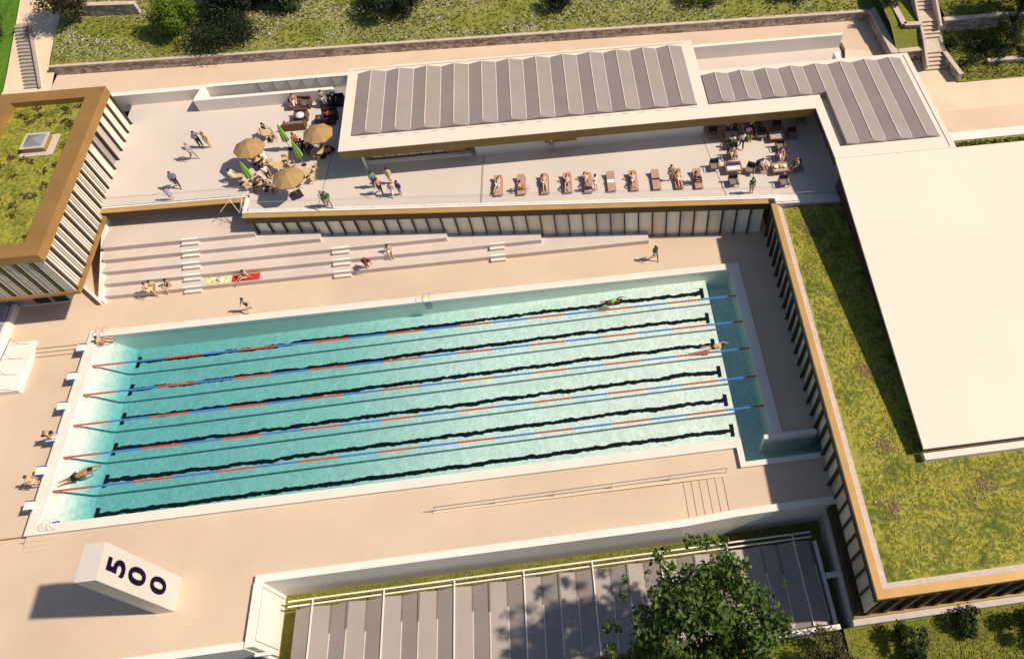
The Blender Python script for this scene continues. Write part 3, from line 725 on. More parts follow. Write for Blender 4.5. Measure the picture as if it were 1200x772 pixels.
# left access ramp and stair by the frame edge
lr = thing("access_ramp", "low white ramp wall with a thin rail beside the start deck", "ramp", (-5.8, 13.3, -.2))
k = MB(); k.prism([(-7.2, 10.9), (-4.75, 10.9), (-4.75, 15.3), (-7.2, 15.3)], -.2, .28); k.build("ramp_slab", WHITE, lr)
k = MB(); k.bar((-6.2, 11.1, 1.1), (-6.0, 15.1, 1.1), .04, .04)
for i in range(4):
    y = 11.1 + 4.0 / 3 * i; k.bar((-6.2 + .2 * i / 3, y, .28), (-6.2 + .2 * i / 3, y, 1.1), .035, .035); 
for y in (11.1, 12.4, 13.8, 15.1): k.bar((-6.1, y, .30), (-5.2, y - .1, .30), .03, .03)
k.build("handrail", METAL, lr)
k = MB(); k.bar((-7.2, 18.8, .3), (-7.25, 10.0, .3), .3, .7)
tag(k.build("boundary_wall", WHITE), "slim white wall running from the shaded doors along the access ramp", "wall")
ls = thing("side_stairs", "blue grey stairs in the shade beside the slim white wall at left edge", "stairs", (-9, 17, 0))
k = MB()
for i in range(7): k.box(-12, -7.45, 14.6 + .55 * i, 15.15 + .55 * i, .1, .2 + .13 * i)
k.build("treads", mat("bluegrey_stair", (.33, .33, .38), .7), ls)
# ================================================================== SMALL FIXED THINGS
# totem with stacked numerals
to = thing("totem_sign", "tall white block sign with navy numerals 500 stacked down its sunny side", "sign", (9.5, -5.73, .1))
k = MB(); k.box(8.95, 10.05, -6.78, -4.68, .1, 8.0); k.build("block", mat("totem_white", (.58, .54, .50), .6, .04, .4), to)
for ch, z in (("5", 6.62), ("0", 4.62), ("0", 2.42)):
    cu = bpy.data.curves.new("numeral", 'FONT'); cu.body = ch; cu.size = 1.62; cu.extrude = .03; cu.offset = .045; cu.align_x = 'CENTER'; cu.align_y = 'CENTER'
    tmp = bpy.data.objects.new("numeral", cu); col.objects.link(tmp)
    bpy.context.view_layer.update()
    me = bpy.data.meshes.new_from_object(tmp.evaluated_get(bpy.context.evaluated_depsgraph_get()))
    bpy.data.objects.remove(tmp)
    xs = [v.co.x for v in me.vertices]; ys = [v.co.y for v in me.vertices]; cx_ = (min(xs) + max(xs)) / 2; cy_ = (min(ys) + max(ys)) / 2
    M4 = Matrix(((0, 0, 1, 10.055 - 9.5), (1.25, 0, 0, -1.25 * cx_), (0, 1.36, 0, z - .1 - 1.36 * cy_), (0, 0, 0, 1)))
    me.transform(M4); me.materials.clear(); me.materials.append(NAVY)
    o = bpy.data.objects.new("numeral", me); col.objects.link(o); o.parent = to

# lane ropes
rope_lab = ["floating red and blue lane rope nearest the seating tiers", "second lane rope of red and blue floats from the seating tiers", "middle red and blue lane rope of the five in the pool",
            "red and blue lane rope between the middle one and the one nearest the sunken court", "floating red and blue lane rope nearest the sunken court"]
for i in range(5):
    y = 12.5 - 2.5 * i
    t = thing("lane_rope", rope_lab[i], "lane rope", (25, y, 0), 0, "lane ropes across the pool")
    bounds = [0, 2.5] + [2.5 + 2.785 * q for q in range(1, 17)] + [49.2, 50]
    for s_, (xs0, xs1) in enumerate(zip(bounds, bounds[1:])):
        L = xs1 - xs0
        k = MB(); pts = []; rad = []
        nb = max(3, round(L / .29))
        for b in range(nb):
            xa = xs0 + L * b / nb; d = L / nb
            pts += [(xa + .01, y, .02), (xa + d * .25, y, .02), (xa + d * .75, y, .02), (xa + d - .01, y, .02)]; rad += [.07, .084, .084, .07]
        k.tube(pts, rad, 6); k.build("float_segment", ROPER if s_ % 2 == 0 and s_ < 17 or s_ == 18 else ROPEB, t)
# starting blocks
blk_lab = ["white starting block with blue edges nearest the corner ladder", "second starting block from the ladder corner, white with blue edges", "third starting block from the ladder corner, white with blue edges",
           "starting block with a crouching diver on it", "starting block just beyond the person standing at the pool end", "starting block nearest the totem sign end of the pool"]
for i in range(6):
    y = 13.85 - 2.5 * i
    t = thing("starting_block", blk_lab[i], "starting block", (-.85, y, -.2), 0, "starting blocks along the pool end")
    k = MB(); k.prism([(-1.05, y - .28), (-.5, y - .28), (-.5, y + .28), (-1.05, y + .28)], .60, lambda x, yy: .72 - .12 * (x + 1.05)); k.build("platform", WHITE, t)
    for s_ in (-1, 1):
        k = MB(); k.box(-1.08, -.47, y + s_ * .32 - .038, y + s_ * .32 + .038, .58, .72); k.build("edge_trim", BLUE, t)
    k = MB(); k.box(-.95, -.75, y - .18, y + .18, -.2, .60); k.build("pedestal", WHITE, t)
    k = MB(); k.box(-1.2, -.96, y - .18, y + .18, .12, .16); k.build("step", METAL, t)
def ladder(label, x, y, ang):
    t = thing("pool_ladder", label, "ladder", (x, y, .3), ang, "steel pool ladders")
    for s_ in (-.25, .25):
        k = MB(); k.tube([(s_, .45, 0), (s_, .45, .6), (s_, .25, .76), (s_, 0, .72), (s_, -.15, .5), (s_, -.15, -1.3)], .016, 6); o = k.build("handrail", METAL, None, origin=(0, 0, 0)); o.parent = t
    for z in (-.1, -.4, -.7):
        k = MB(); k.box(-.25, .25, -.2, -.08, z - .02, z + .02); o = k.build("rung", BLUE if z == -.1 else METAL, None, origin=(0, 0, 0)); o.parent = t
ladder("steel pool ladder on the far edge halfway along the pool", 25.25, 15.0, 0)
ladder("steel pool ladder in the corner beside the farthest starting block", .45, 15.0, 0)
ladder("steel pool ladder at the near corner by the last starting block", 1.0, 0, math.pi)
# ramp handrail
hr = thing("ramp_handrail", "thin metal handrail along the sunken ramp on the near deck", "handrail", (36, -2.45, .1))
k = MB(); k.bar((26.2, -2.45, .95), (46.2, -2.3, .95), .045, .045); k.build("rail", METAL, hr)
for i in range(6):
    x = 26.2 + 4 * i; box1("post", (x - .02, x + .02, -2.46 + .03 * i, -2.42 + .03 * i, .1, .95), METAL, hr)
k = MB(); k.box(26, 46, -2.56, -2.44, .08, .17); tag(k.build("ramp_kerb", CREAM), "thin pale kerb along the top of the sunken ramp", "kerb")

# ================================================================== VEGETATION
LEAF_D = leaf_mat("leaf_dark", (.018, .035, .010), (.055, .085, .022))
LEAF_M = leaf_mat("leaf_mid", (.035, .075, .012), (.10, .17, .025))
LEAF_B = leaf_mat("leaf_bright", (.07, .13, .012), (.17, .25, .03))
LEAF_O = leaf_mat("leaf_olive", (.055, .05, .022), (.14, .12, .055))
LEAF_C = leaf_mat("leaf_conifer", (.012, .022, .010), (.035, .05, .02))
def leaf_cloud(rng, clumps, per, size, flat=.0):
    "clumps: [(centre, radius)]; many small folded leaf faces spread through each clump"
    k = MB()
    for c, r in clumps:
        c = Vector(c)
        for _ in range(int(per * r * r)):
            d = Vector((rng.gauss(0, 1), rng.gauss(0, 1), rng.gauss(0, 1))).normalized()
            p = c + d * r * rng.uniform(.35, 1.05) * Vector((1, 1, .8)).length / 1.62
            nrm = (d + Vector((rng.gauss(0, .6), rng.gauss(0, .6), rng.gauss(.3, .6)))).normalized()
            a = nrm.orthogonal().normalized(); a.rotate(Matrix.Rotation(rng.uniform(0, 6.28), 3, nrm)); b = nrm.cross(a)
            s = size * rng.uniform(.6, 1.35)
            k.face([p - a * s * .5, p + b * s * .32 + nrm * s * .1, p + a * s * .55, p - b * s * .32 + nrm * s * .06])
    return k
def plant(name, label, cat, base, h, rad, m, n_clumps, per, leaf, seed, trunk=True, shape="round", lean=(0, 0), group=None, low=.25, cr=(.2, .40), wild=0):
    rng = random.Random(seed)
    t = thing(name, label, cat, base, 0, group)
    b = Vector(base); cl = []
    for i in range(n_clumps):
        if shape == "cone":
            f = (i + .5) / n_clumps; zz = h * (low + (1 - low) * f); rr = rad * (1 - .85 * f); a = rng.uniform(0, 6.28); q = rng.uniform(.2, .8)
            cl.append(((b.x + rr * q * math.cos(a), b.y + rr * q * math.sin(a), b.z + zz), rad * (.42 - .2 * f)))
        else:
            while True:
                d = Vector((rng.uniform(-1, 1), rng.uniform(-1, 1), rng.uniform(-1, 1)))
                if .25 < d.length < 1: break
            zc = h * (low + 1) / 2; zr = h * (1 - low) / 2
            cl.append(((b.x + lean[0] + d.x * rad * .82, b.y + lean[1] + d.y * rad * .82, b.z + zc + d.z * zr * .85), rad * rng.uniform(*cr)))
    for i in range(wild):
        a = rng.uniform(0, 6.28); e = rng.uniform(-.1, .9)
        cl.append(((b.x + lean[0] + rad * rng.uniform(.98, 1.16) * math.cos(a) * math.cos(e), b.y + lean[1] + rad * rng.uniform(.98, 1.16) * math.sin(a) * math.cos(e), b.z + h * (low + 1) / 2 + h * (1 - low) / 2 * math.sin(e) * rng.uniform(.95, 1.1)), rad * rng.uniform(.05, .11)))
    leaf_cloud(rng, cl, per, leaf).build("crown", m, t)
    k = MB()
    tw = max(.05, h * .022)
    k.tube([b + Vector((0, 0, -.3)), b + Vector((lean[0] * .3, lean[1] * .3, h * low * .8)), b + Vector((lean[0] * .8, lean[1] * .8, h * (low + .5) * .7))], [tw * 1.5, tw, tw * .45], 7)
    for i in range(0, len(cl), max(1, len(cl) // 7)):
        k.tube([b + Vector((lean[0] * .4, lean[1] * .4, h * low * .9)), (b + Vector((0, 0, h * low))).lerp(Vector(cl[i][0]), .55) + Vector((0, 0, .1 * h)), cl[i][0]], [tw * .6, tw * .35, tw * .12], 5)
    k.build("trunk", BARK, t)
    return t
LEAF_T = leaf_mat("leaf_tree", (.025, .055, .010), (.125, .195, .032), trans=.28)
plant("broadleaf_tree", "big leafy green tree standing in front of the lower solar roof", "tree", (42.6, -13.4, -2.2), 10.8, 5.1, LEAF_T, 120, 150, .32, 11, low=.2, lean=(0, .1), cr=(.09, .21), wild=34)
plant("shrub", "round dark shrub on the lower lawn nearest the building corner", "shrub", (55.6, -14.6, -1.2), 1.9, 1.35, LEAF_D, 18, 900, .16, 12, group="shrubs on the lower lawn", low=.05)
plant("shrub", "round dark shrub on the lower lawn in the middle of its row", "shrub", (59.6, -14.0, -1.2), 1.7, 1.15, LEAF_D, 16, 900, .16, 13, group="shrubs on the lower lawn", low=.05)
plant("shrub", "dark shrub on the lower lawn cut by the right edge", "shrub", (63.9, -14.6, -1.2), 2.2, 1.5, LEAF_D, 18, 900, .16, 14, group="shrubs on the lower lawn", low=.05)
plant("olive_shrub", "loose olive toned shrub under the big leafy tree", "shrub", (50.4, -14.6, -1.6), 2.2, 1.9, LEAF_O, 22, 420, .16, 15, low=.05)
# upper slope
plant("olive_tree", "round olive tree with grey green crown beside the pale path", "tree", (-5.6, 46.4, 6.9), 3.8, 2.4, LEAF_O, 34, 420, .17, 21, lean=(-.5, .2), low=.3)
plant("leafy_bush", "bright green leafy bush on the flowering slope", "bush", (3.2, 44.9, 6.4), 3.6, 2.3, LEAF_B, 34, 480, .17, 22, low=.02)
plant("dark_bush", "low dark bush between the bright bush and the firs", "bush", (7.6, 43.7, 6.2), 1.7, 3.3, LEAF_C, 46, 200, .17, 23, low=.02)
plant("fir_tree", "dark spreading fir tree above the stone wall", "tree", (8.6, 46.4, 6.8), 4.2, 2.7, LEAF_C, 40, 420, .2, 24, shape="cone", low=.03)
plant("fir_tree", "dark fir tree with a paler crown right of the spreading fir", "tree", (12.6, 46.8, 6.9), 4.6, 2.5, LEAF_D, 40, 420, .2, 25, shape="cone", low=.03)
plant("dark_bush", "wide dark bush in the white flowers behind the left end of the folded roof", "bush", (22.8, 45.3, 6.5), 2.4, 2.9, LEAF_C, 34, 330, .18, 26, low=.02)
plant("dark_bush", "small dark bush at the top edge behind the middle of the folded roof", "bush", (38.4, 44.2, 6.4), 1.8, 1.9, LEAF_C, 18, 420, .17, 27, low=.02)
plant("dark_bush", "dark bush at the top edge left of the stone wall corner", "bush", (52.2, 43.4, 6.2), 1.8, 2.0, LEAF_D, 18, 420, .17, 28, low=.02)
plant("dark_bush", "dark bush at the top edge nearest the stone wall corner", "bush", (61.4, 42.8, 6.1), 1.8, 2.0, LEAF_D, 18, 420, .17, 29, low=.02)
plant("hedge_bush", "dark bush in the small side lawn by the garden stairs", "bush", (69.5, 38.9, 6.8), 1.6, 1.1, LEAF_D, 14, 600, .15, 30, low=.0)
plant("garden_tree", "dark blue green tree over the garden wall at upper right", "tree", (80.6, 35.6, 6.2), 6.0, 2.7, leaf_mat("leaf_blue", (.015, .04, .018), (.05, .10, .04)), 40, 330, .2, 31, low=.2)
plant("garden_tree", "small dark tree beside the stairs wall on the garden slope", "tree", (79.0, 33.4, 5.6), 3.2, 1.7, LEAF_D, 24, 420, .16, 32, low=.2)
rng = random.Random(5)
for i, (x, y, h, r, lab) in enumerate([(74.6, 33.7, 1.5, 1.4, "dark shrub nearest the garden stairs on the slope"), (76.2, 33.2, 1.3, 1.3, "dark shrub second from the garden stairs on the slope"), (77.8, 32.4, 1.4, 1.5, "dark shrub behind the low stone edging, near its left end"),
        (80.2, 32.6, 1.5, 1.6, "dark shrub behind the low stone edging, near the frame edge"), (75.3, 31.4, 1.1, 1.1, "dark shrub left of the low stone edging")]):
    plant("slope_shrub", lab, "shrub", (x, y, 5.2), h, r, LEAF_D, 14, 420, .16, 40 + i, low=.0, group="dark shrubs on the right garden slope")
plant("shade_tree", "tall dark tree beyond the left lawn casting its shade across it", "tree", (-13.9, 46.4, 5.8), 4.2, 1.9, LEAF_D, 30, 360, .2, 55, low=.05)
# loose ground cover: tufts, sedum, white flowers (nobody could count them)
def tufts(name, pts, m, size, rng, blades=3, up=.8):
    k = MB()
    for p in pts:
        p = Vector(p)
        for _ in range(blades):
            a = rng.uniform(0, 6.28); s = size * rng.uniform(.5, 1.4)
            d = Vector((math.cos(a), math.sin(a), 0)); e = Vector((-d.y, d.x, 0)); tip = p + d * s * .7 + Vector((0, 0, s * up * rng.uniform(.5, 1.2)))
            k.face([p - e * s * .35, p + e * s * .35, tip + e * s * .25, tip - e * s * .25])
    return tag(k.build(name, m), kind="stuff")
SED_Y = leaf_mat("sedum_yellow", (.28, .28, .03), (.60, .52, .05)); SED_G = leaf_mat("sedum_green", (.12, .155, .03), (.29, .31, .055), trans=.4); SED_R = leaf_mat("sedum_russet", (.22, .15, .075), (.36, .26, .13))
rng = random.Random(77)
FL = .22
def on_green():
    while True:
        x = rng.uniform(54.3, 78); y = rng.uniform(-11.5, 17.6)
        if x < fx(y) + 1.1: continue
        if x > 58.2 and y > -4.75: continue
        return x, y
def roof_pts(n, thr=None, sc=.45, off=0.):
    out = []
    while len(out) < n:
        x, y = on_green()
        if thr is not None and mnoise.noise((x * sc, y * sc, off)) < thr: continue
        out.append((x, y, 3.95))
    return out
g = tag(tufts("sedum_planting", roof_pts(8000), SED_G, .10, rng, 3, FL), "stuff"); g["label"] = "mixed green sedum covering the planted roof of the hall"; g["category"] = "planting"
g = tufts("sedum_planting", roof_pts(2600, .14, .55), SED_Y, .11, rng, 3, FL); tag(g, "yellow flowering sedum patches on the hall planted roof", "planting")
pts = []
for c in [(56.2, 15.6), (56.7, 2.3), (56.1, -3.2), (61.5, -6.8), (55.4, -7.4), (66, -9)]:
    for _ in range(70): a = rng.uniform(0, 6.28); r = abs(rng.gauss(0, .5)); pts.append((c[0] + r * math.cos(a), c[1] + r * math.sin(a), 3.96))
tag(tufts("russet_grass", pts, SED_R, .15, rng, 3, .3), "russet grass clumps on the hall planted roof", "planting")
pts = [(rng.uniform(-7.1, -1.3), rng.uniform(18.2, 33.7), 7.55) for _ in range(1500)]
pts = [p for p in pts if not (-5.0 < p[0] < -2.3 and 27.7 < p[1] < 30.2)]
tag(tufts("sedum_planting", pts, leaf_mat("sedum_fresh", (.13, .17, .025), (.36, .36, .05)), .11, rng, 3, FL), "yellow green sedum on the planted roof of the copper building", "planting")
pts = []
for _ in range(48):
    cx_, cy_ = rng.uniform(-7.0, -1.5), rng.uniform(18.4, 33.5)
    if -5.2 < cx_ < -2.1 and 27.5 < cy_ < 30.4: continue
    for _ in range(16): pts.append((cx_ + rng.gauss(0, .17), cy_ + rng.gauss(0, .17), 7.56))
tag(tufts("russet_grass", pts, leaf_mat("sedum_dark", (.07, .05, .025), (.14, .10, .04)), .13, rng), "dark tufts dotted over the copper building planted roof", "planting")
def mead(n, thr=None, off=0., ymax=49):
    out = []
    while len(out) < n:
        x = rng.uniform(-7.4, 69); y = rng.uniform(41.9 - .0225 * (x + 7.7), ymax)
        if thr is not None and mnoise.noise((x * .23, y * .3, off)) < thr: continue
        out.append((x, y, hill(x, y) - .02))
    return out
tag(tufts("meadow_grass", mead(9000), leaf_mat("meadow_blade", (.10, .13, .022), (.30, .30, .06)), .18, rng, 3, .5), "long grass over the slope above the stone wall", "grass")
tag(tufts("white_flowers", mead(20000, -.12, 3.3), leaf_mat("petal_white", (.48, .43, .38), (.80, .74, .68)), .10, rng, 2, .6), "drifts of white flowers in the slope grass", "flowers")
tag(tufts("bed_plants", [(rng.uniform(68.8, 80), rng.uniform(20.6, 22.0), 5.02) for _ in range(900)], SED_G, .2, rng), "scrubby plants in the bed behind the hall roof", "planting")
tag(tufts("lawn_grass", [(rng.uniform(15.5, 52), rng.uniform(-6.75, -5.8), -3.3) for _ in range(2500)] + [(rng.uniform(52, 72), rng.uniform(-18, -13.2), -1.22) for _ in range(5200)], leaf_mat("lawn_blade", (.125, .155, .02), (.31, .30, .05)), .09, rng, 3, .5), "short grass of the sunken lawn and the lower garden", "grass")
tag(tufts("slope_grass", [(x, y, slope2(x, y)) for x, y in ((rng.uniform(73.5, 84), rng.uniform(29.7, 35.6)) for _ in range(2500))] + [(rng.uniform(74, 86), y, 6.95 + .1 * (y - 36)) for y in (rng.uniform(36.4, 42) for _ in range(2500))] + [(rng.uniform(68.7, 71.2), rng.uniform(33.6, 35.6), 6.0) for _ in range(700)],
          leaf_mat("slope_blade", (.11, .12, .02), (.30, .28, .05)), .14, rng, 3, .5), "grass on the right garden terraces", "grass")
# ================================================================== FURNITURE
def proto_lounger():
    t = thing("sun_lounger", "", "sun lounger")
    k = MB()
    for s in (-.33, .33): k.box(s - .02, s + .02, -1.1, 1.1, .12, .18)
    k.box(-.31, .31, -1.1, -1.06, .12, .18); k.build("frame", TEAK, t)
    k = MB(); k.box(-.32, .32, -1.08, .42, .182, .24); k.build("mattress", LOUNG, t)
    k = MB(); k.prism([(-.32, .43), (.32, .43), (.32, 1.12), (-.32, 1.12)], lambda x, y: .182 + (y - .43) * .3, lambda x, y: .24 + (y - .43) * .3); k.build("backrest", LOUNG, t)
    for x in (-.33, .33):
        for y in (-.95, .85): box1("leg", (x - .022, x + .022, y - .03, y + .03, 0, .12), TEAK, t)
    t.scale = (1, .92, 1)
    return t
def proto_armchair():
    t = thing("lounge_chair", "", "armchair")
    k = MB(); k.box(-.34, .34, -.36, .26, .26, .42); k.build("seat", GREYF, t)
    k = MB(); k.prism([(-.36, .24), (.36, .24), (.36, .40), (-.36, .40)], .26, .82); k.build("backrest", BLACK, t)
    for s in (-1, 1):
        k = MB(); k.box(s * .37 - .025, s * .37 + .025, -.38, .40, .54, .58); k.box(s * .37 - .025, s * .37 + .025, -.38, -.33, .03, .54); k.box(s * .37 - .025, s * .37 + .025, .35, .40, .03, .54); k.build("armrest", TEAK, t)
    for x in (-.37, .37):
        for y in (-.355, .375): box1("leg", (x - .02, x + .02, y - .02, y + .02, 0, .029), TEAK, t)
    return t
def proto_cafe_chair():
    t = thing("cafe_chair", "", "chair")
    k = MB(); k.box(-.23, .23, -.23, .23, .42, .46); k.build("seat", WOODCH, t)
    k = MB(); k.prism([(-.22, .20), (.22, .20), (.22, .235), (-.22, .235)], .60, .84); k.box(-.22, -.18, .2, .235, .46, .6); k.box(.18, .22, .2, .235, .46, .6); k.build("backrest", WOODCH, t)
    for x in (-.2, .2):
        for y in (-.2, .2): box1("leg", (x - .02, x + .02, y - .02, y + .02, 0, .42), WOODCH, t)
    return t
def proto_cafe_table():
    t = thing("cafe_table", "", "table")
    k = MB(); k.cone((0, 0, 0), [(.42, .71), (.43, .735), (.42, .75)], 20); k.build("tabletop", WOODCH, t)
    k = MB(); k.cone((0, 0, 0), [(.05, .03), (.035, .1), (.035, .70)], 8); k.build("pedestal", DARKC, t)
    k = MB(); k.cone((0, 0, 0), [(.26, 0), (.25, .025)], 12); k.build("foot", DARKC, t)
    return t
def proto_low_table():
    t = thing("lounge_table", "", "table")
    k = MB(); k.box(-.70, -.60, -.55, .55, .36, .46); k.box(.60, .70, -.55, .55, .36, .46); k.box(-.6, .6, -.55, -.45, .36, .46); k.box(-.6, .6, .45, .55, .36, .46); k.build("frame", TEAK, t)
    k = MB(); k.box(-.6, .6, -.45, .45, .38, .43); k.build("glass_top", mat("table_top", (.45, .40, .36), .2, .05, 2, spec=.6), t)
    for x in (-.64, .64):
        for y in (-.49, .49): box1("leg", (x - .05, x + .05, y - .05, y + .05, 0, .36), TEAK, t)
    return t
CANVAS = mat("tan_canvas", (.37, .235, .105), .85, .06, 2); LIME = mat("lime_canvas", (.15, .31, .04), .8, .15, 3); LIME2 = mat("pale_lime_canvas", (.30, .50, .10), .8, .1, 3)
def proto_parasol():
    t = thing("parasol", "", "parasol")
    k = MB(); n = 8; r = 1.26; vs_ = [(0, 0, 2.62)]; 
    for j, (rr, z) in enumerate([(r * .55, 2.40), (r, 2.10)]):
        for i in range(n): vs_.append((rr * math.cos(2 * math.pi * i / n + .3), rr * math.sin(2 * math.pi * i / n + .3), z))
    for i in range(n): vs_.append((r * .99 * math.cos(2 * math.pi * i / n + .3), r * .99 * math.sin(2 * math.pi * i / n + .3), 2.0))
    fs = []
    for i in range(n):
        a = 1 + i; b = 1 + (i + 1) % n; fs += [(0, a, b), (a, a + n, b + n, b), (a + n, a + 2 * n, b + 2 * n, b + n)]
    k.mesh(vs_, fs); k.build("canopy", CANVAS, t)
    k = MB(); k.tube([(0, 0, .05), (0, 0, 2.68)], .025, 8); k.build("pole", METAL, t)
    k = MB(); k.cone((0, 0, 0), [(.3, 0), (.3, .05), (.06, .09)], 14); k.build("base", BLACK, t)
    for i in range(n):
        a = 2 * math.pi * i / n + .3; k = MB(); k.bar((.05 * math.cos(a), .05 * math.sin(a), 2.45), (r * .97 * math.cos(a), r * .97 * math.sin(a), 2.07), .02, .02); k.build("rib", METAL, t)
    return t
def proto_closed_parasol():
    t = thing("closed_parasol", "", "parasol")
    k = MB(); n = 16; prof = [(.24, .95), (.30, 1.05), (.27, 1.5), (.18, 2.1), (.09, 2.5), (.03, 2.68)]
    k.cone((0, 0, 0), prof, n, 0, [1, .62]); k.mi = [(i // 2) % 2 for i in range(len(k.f))]
    k.build("canopy", [LIME, LIME2], t)
    k = MB(); k.tube([(0, 0, .05), (0, 0, 2.72)], .025, 8); k.build("pole", METAL, t)
    k = MB(); k.cone((0, 0, 0), [(.2, 0), (.2, .06), (.06, .1)], 14); k.build("base", BLACK, t)
    return t
class Kit:
    def __init__(s, f): s.p = f(); s.used = False
    def put(s, loc, rz, label, group):
        if not s.used:
            s.used = True; o = s.p; o.location = loc; o.rotation_euler = (0, 0, rz); o["label"] = label; o["group"] = group
            return o
        return dup(s.p, loc, rz, label, group)
KL, KA, KC, KT, KW, KP, KG = [Kit(f) for f in (proto_lounger, proto_armchair, proto_cafe_chair, proto_cafe_table, proto_low_table, proto_parasol, proto_closed_parasol)]
LG = "sun loungers in a row along the terrace edge"
for loc, lab in [
    ((31.77, 22.95, 4.1), "rust canvas sun lounger with a pale side lying sunbather, leftmost of the row"),
    ((33.64, 22.79, 4.1), "rust canvas sun lounger with a person sitting across its foot end, second from left"),
    ((35.56, 22.63, 4.1), "rust canvas sun lounger under a sunbather, third from the left end of the row"),
    ((37.43, 22.49, 4.1), "rust canvas sun lounger under the sunbather in red shorts"),
    ((39.08, 22.29, 4.1), "rust canvas sun lounger beside a standing person dressed in white"),
    ((40.99, 22.18, 4.1), "empty rust canvas sun lounger with a folded white towel"),
    ((42.83, 22.02, 4.1), "rust canvas sun lounger under the fair haired sunbather"),
    ((44.68, 21.89, 4.1), "empty bare rust canvas sun lounger left of a standing person"),
    ((46.52, 21.76, 4.1), "rust canvas sun lounger right beside the standing person in khaki"),
    ((48.13, 21.55, 4.1), "rust canvas sun lounger at the right end with a dark clothed person sitting on it")]:
    KL.put(loc, R(-1.5), lab, LG)
k = MB(); p = (40.98, 22.09, 4.1); k.box(p[0] - .3, p[0] + .3, p[1] - .05, p[1] + .3, 4.342, 4.40); tag(k.build("towel", mat("white_towel", (.8, .78, .74), .9, .05, 6)), "folded white towel lying on the empty sun lounger", "towel")
AG = "dark lounge chairs round the low tables at the terrace corner"
for loc, rz, lab in [
    ((50.37, 26.55, 4.1), 0, "black backed chair left of the far left low table, nearest the pavilion wall"),
    ((54.38, 27.31, 4.1), -.1, "black backed chair under the roof fascia behind the purple clothed person"),
    ((56.02, 26.55, 4.1), 0, "black backed chair just behind the bare far right low table"),
    ((58.31, 27.34, 4.1), -.1, "black backed chair alone in the far right corner of the terrace"),
    ((57.12, 25.60, 4.1), 0, "black backed chair right of the bare far right low table"),
    ((54.49, 25.90, 4.1), -.3, "turned dark chair left of the bare far right low table"),
    ((53.52, 26.02, 4.1), .05, "dark chair with the person in cream sitting in it"),
    ((49.77, 22.75, 4.1), 0, "grey cushioned chair left of the near left low table"),
    ((50.98, 20.81, 4.1), 0, "grey cushioned chair in front of the near left low table"),
    ((52.66, 21.96, 4.1), -.5, "grey cushioned chair turned at an angle, right of the near left low table"),
    ((53.66, 22.18, 4.1), .35, "grey cushioned chair turned at an angle with a seated person, left of the laid table"),
    ((55.09, 20.22, 4.1), 0, "grey cushioned chair in front of the laid near right low table"),
    ((56.61, 21.74, 4.1), .1, "black chair with a reclining pale person right of the laid low table"),
    ((51.49, 23.89, 4.1), 0, "dark chair with a sunlit person behind the near left low table"),
    ((55.54, 23.19, 4.1), 0, "dark chair with a seated person behind the laid low table"),
    ((55.78, 24.30, 4.1), 0, "empty grey chair backing on to the chair behind the laid low table"),
    ((51.74, 25.10, 4.1), 3.14, "dark chair drawn up to the near side of the far left low table")]:
    KA.put(loc, rz, lab, AG)
WG = "brown framed low tables at the terrace corner"
tabs = []
for loc, lab in [((51.90, 26.24, 4.1), "brown framed low table at the far left of the lounge corner, people around it"), ((55.77, 25.62, 4.1), "bare brown framed low table at the far right of the lounge corner"),
                 ((51.28, 22.39, 4.1), "brown framed low table with a navy and white top, near left"), ((55.13, 21.81, 4.1), "brown framed low table laid with bowls and an orange, near right")]:
    tabs.append(KW.put(loc, 0, lab, WG))
p = tabs[2].location; k = MB(); k.box(p.x - .56, p.x + .56, p.y + .08, p.y + .42, p.z + .431, p.z + .47); tag(k.build("runner", mat("navy_cloth", (.03, .035, .10), .8)), "navy folded cloth on the near left low table", "cloth")
k = MB(); k.box(p.x - .56, p.x + .56, p.y - .40, p.y + .06, p.z + .431, p.z + .455); tag(k.build("place_mat", mat("white_mat", (.7, .7, .72), .8)), "white mat covering half of the near left low table", "cloth")
p = tabs[3].location
for dx_, m_, lab, nm in ((-.36, mat("bowl_white", (.72, .72, .75), .4), "white bowl on the left of the laid low table", "bowl"), (.38, mat("bowl_white", (.72, .72, .75), .4), "white bowl on the right of the laid low table", "bowl"), (0, mat("orange_peel", (.75, .36, .05), .6), "orange fruit heap in the middle of the laid low table", "fruit")):
    k = MB(); k.cone((p.x + dx_, p.y, p.z + .432), [(.08, 0), (.20, .06), (.22, .12), (.18, .14)] if nm == "bowl" else [(.1, 0), (.18, .08), (.12, .19), (.03, .23)], 14); tag(k.build(nm, m_, smooth=True), lab, nm)
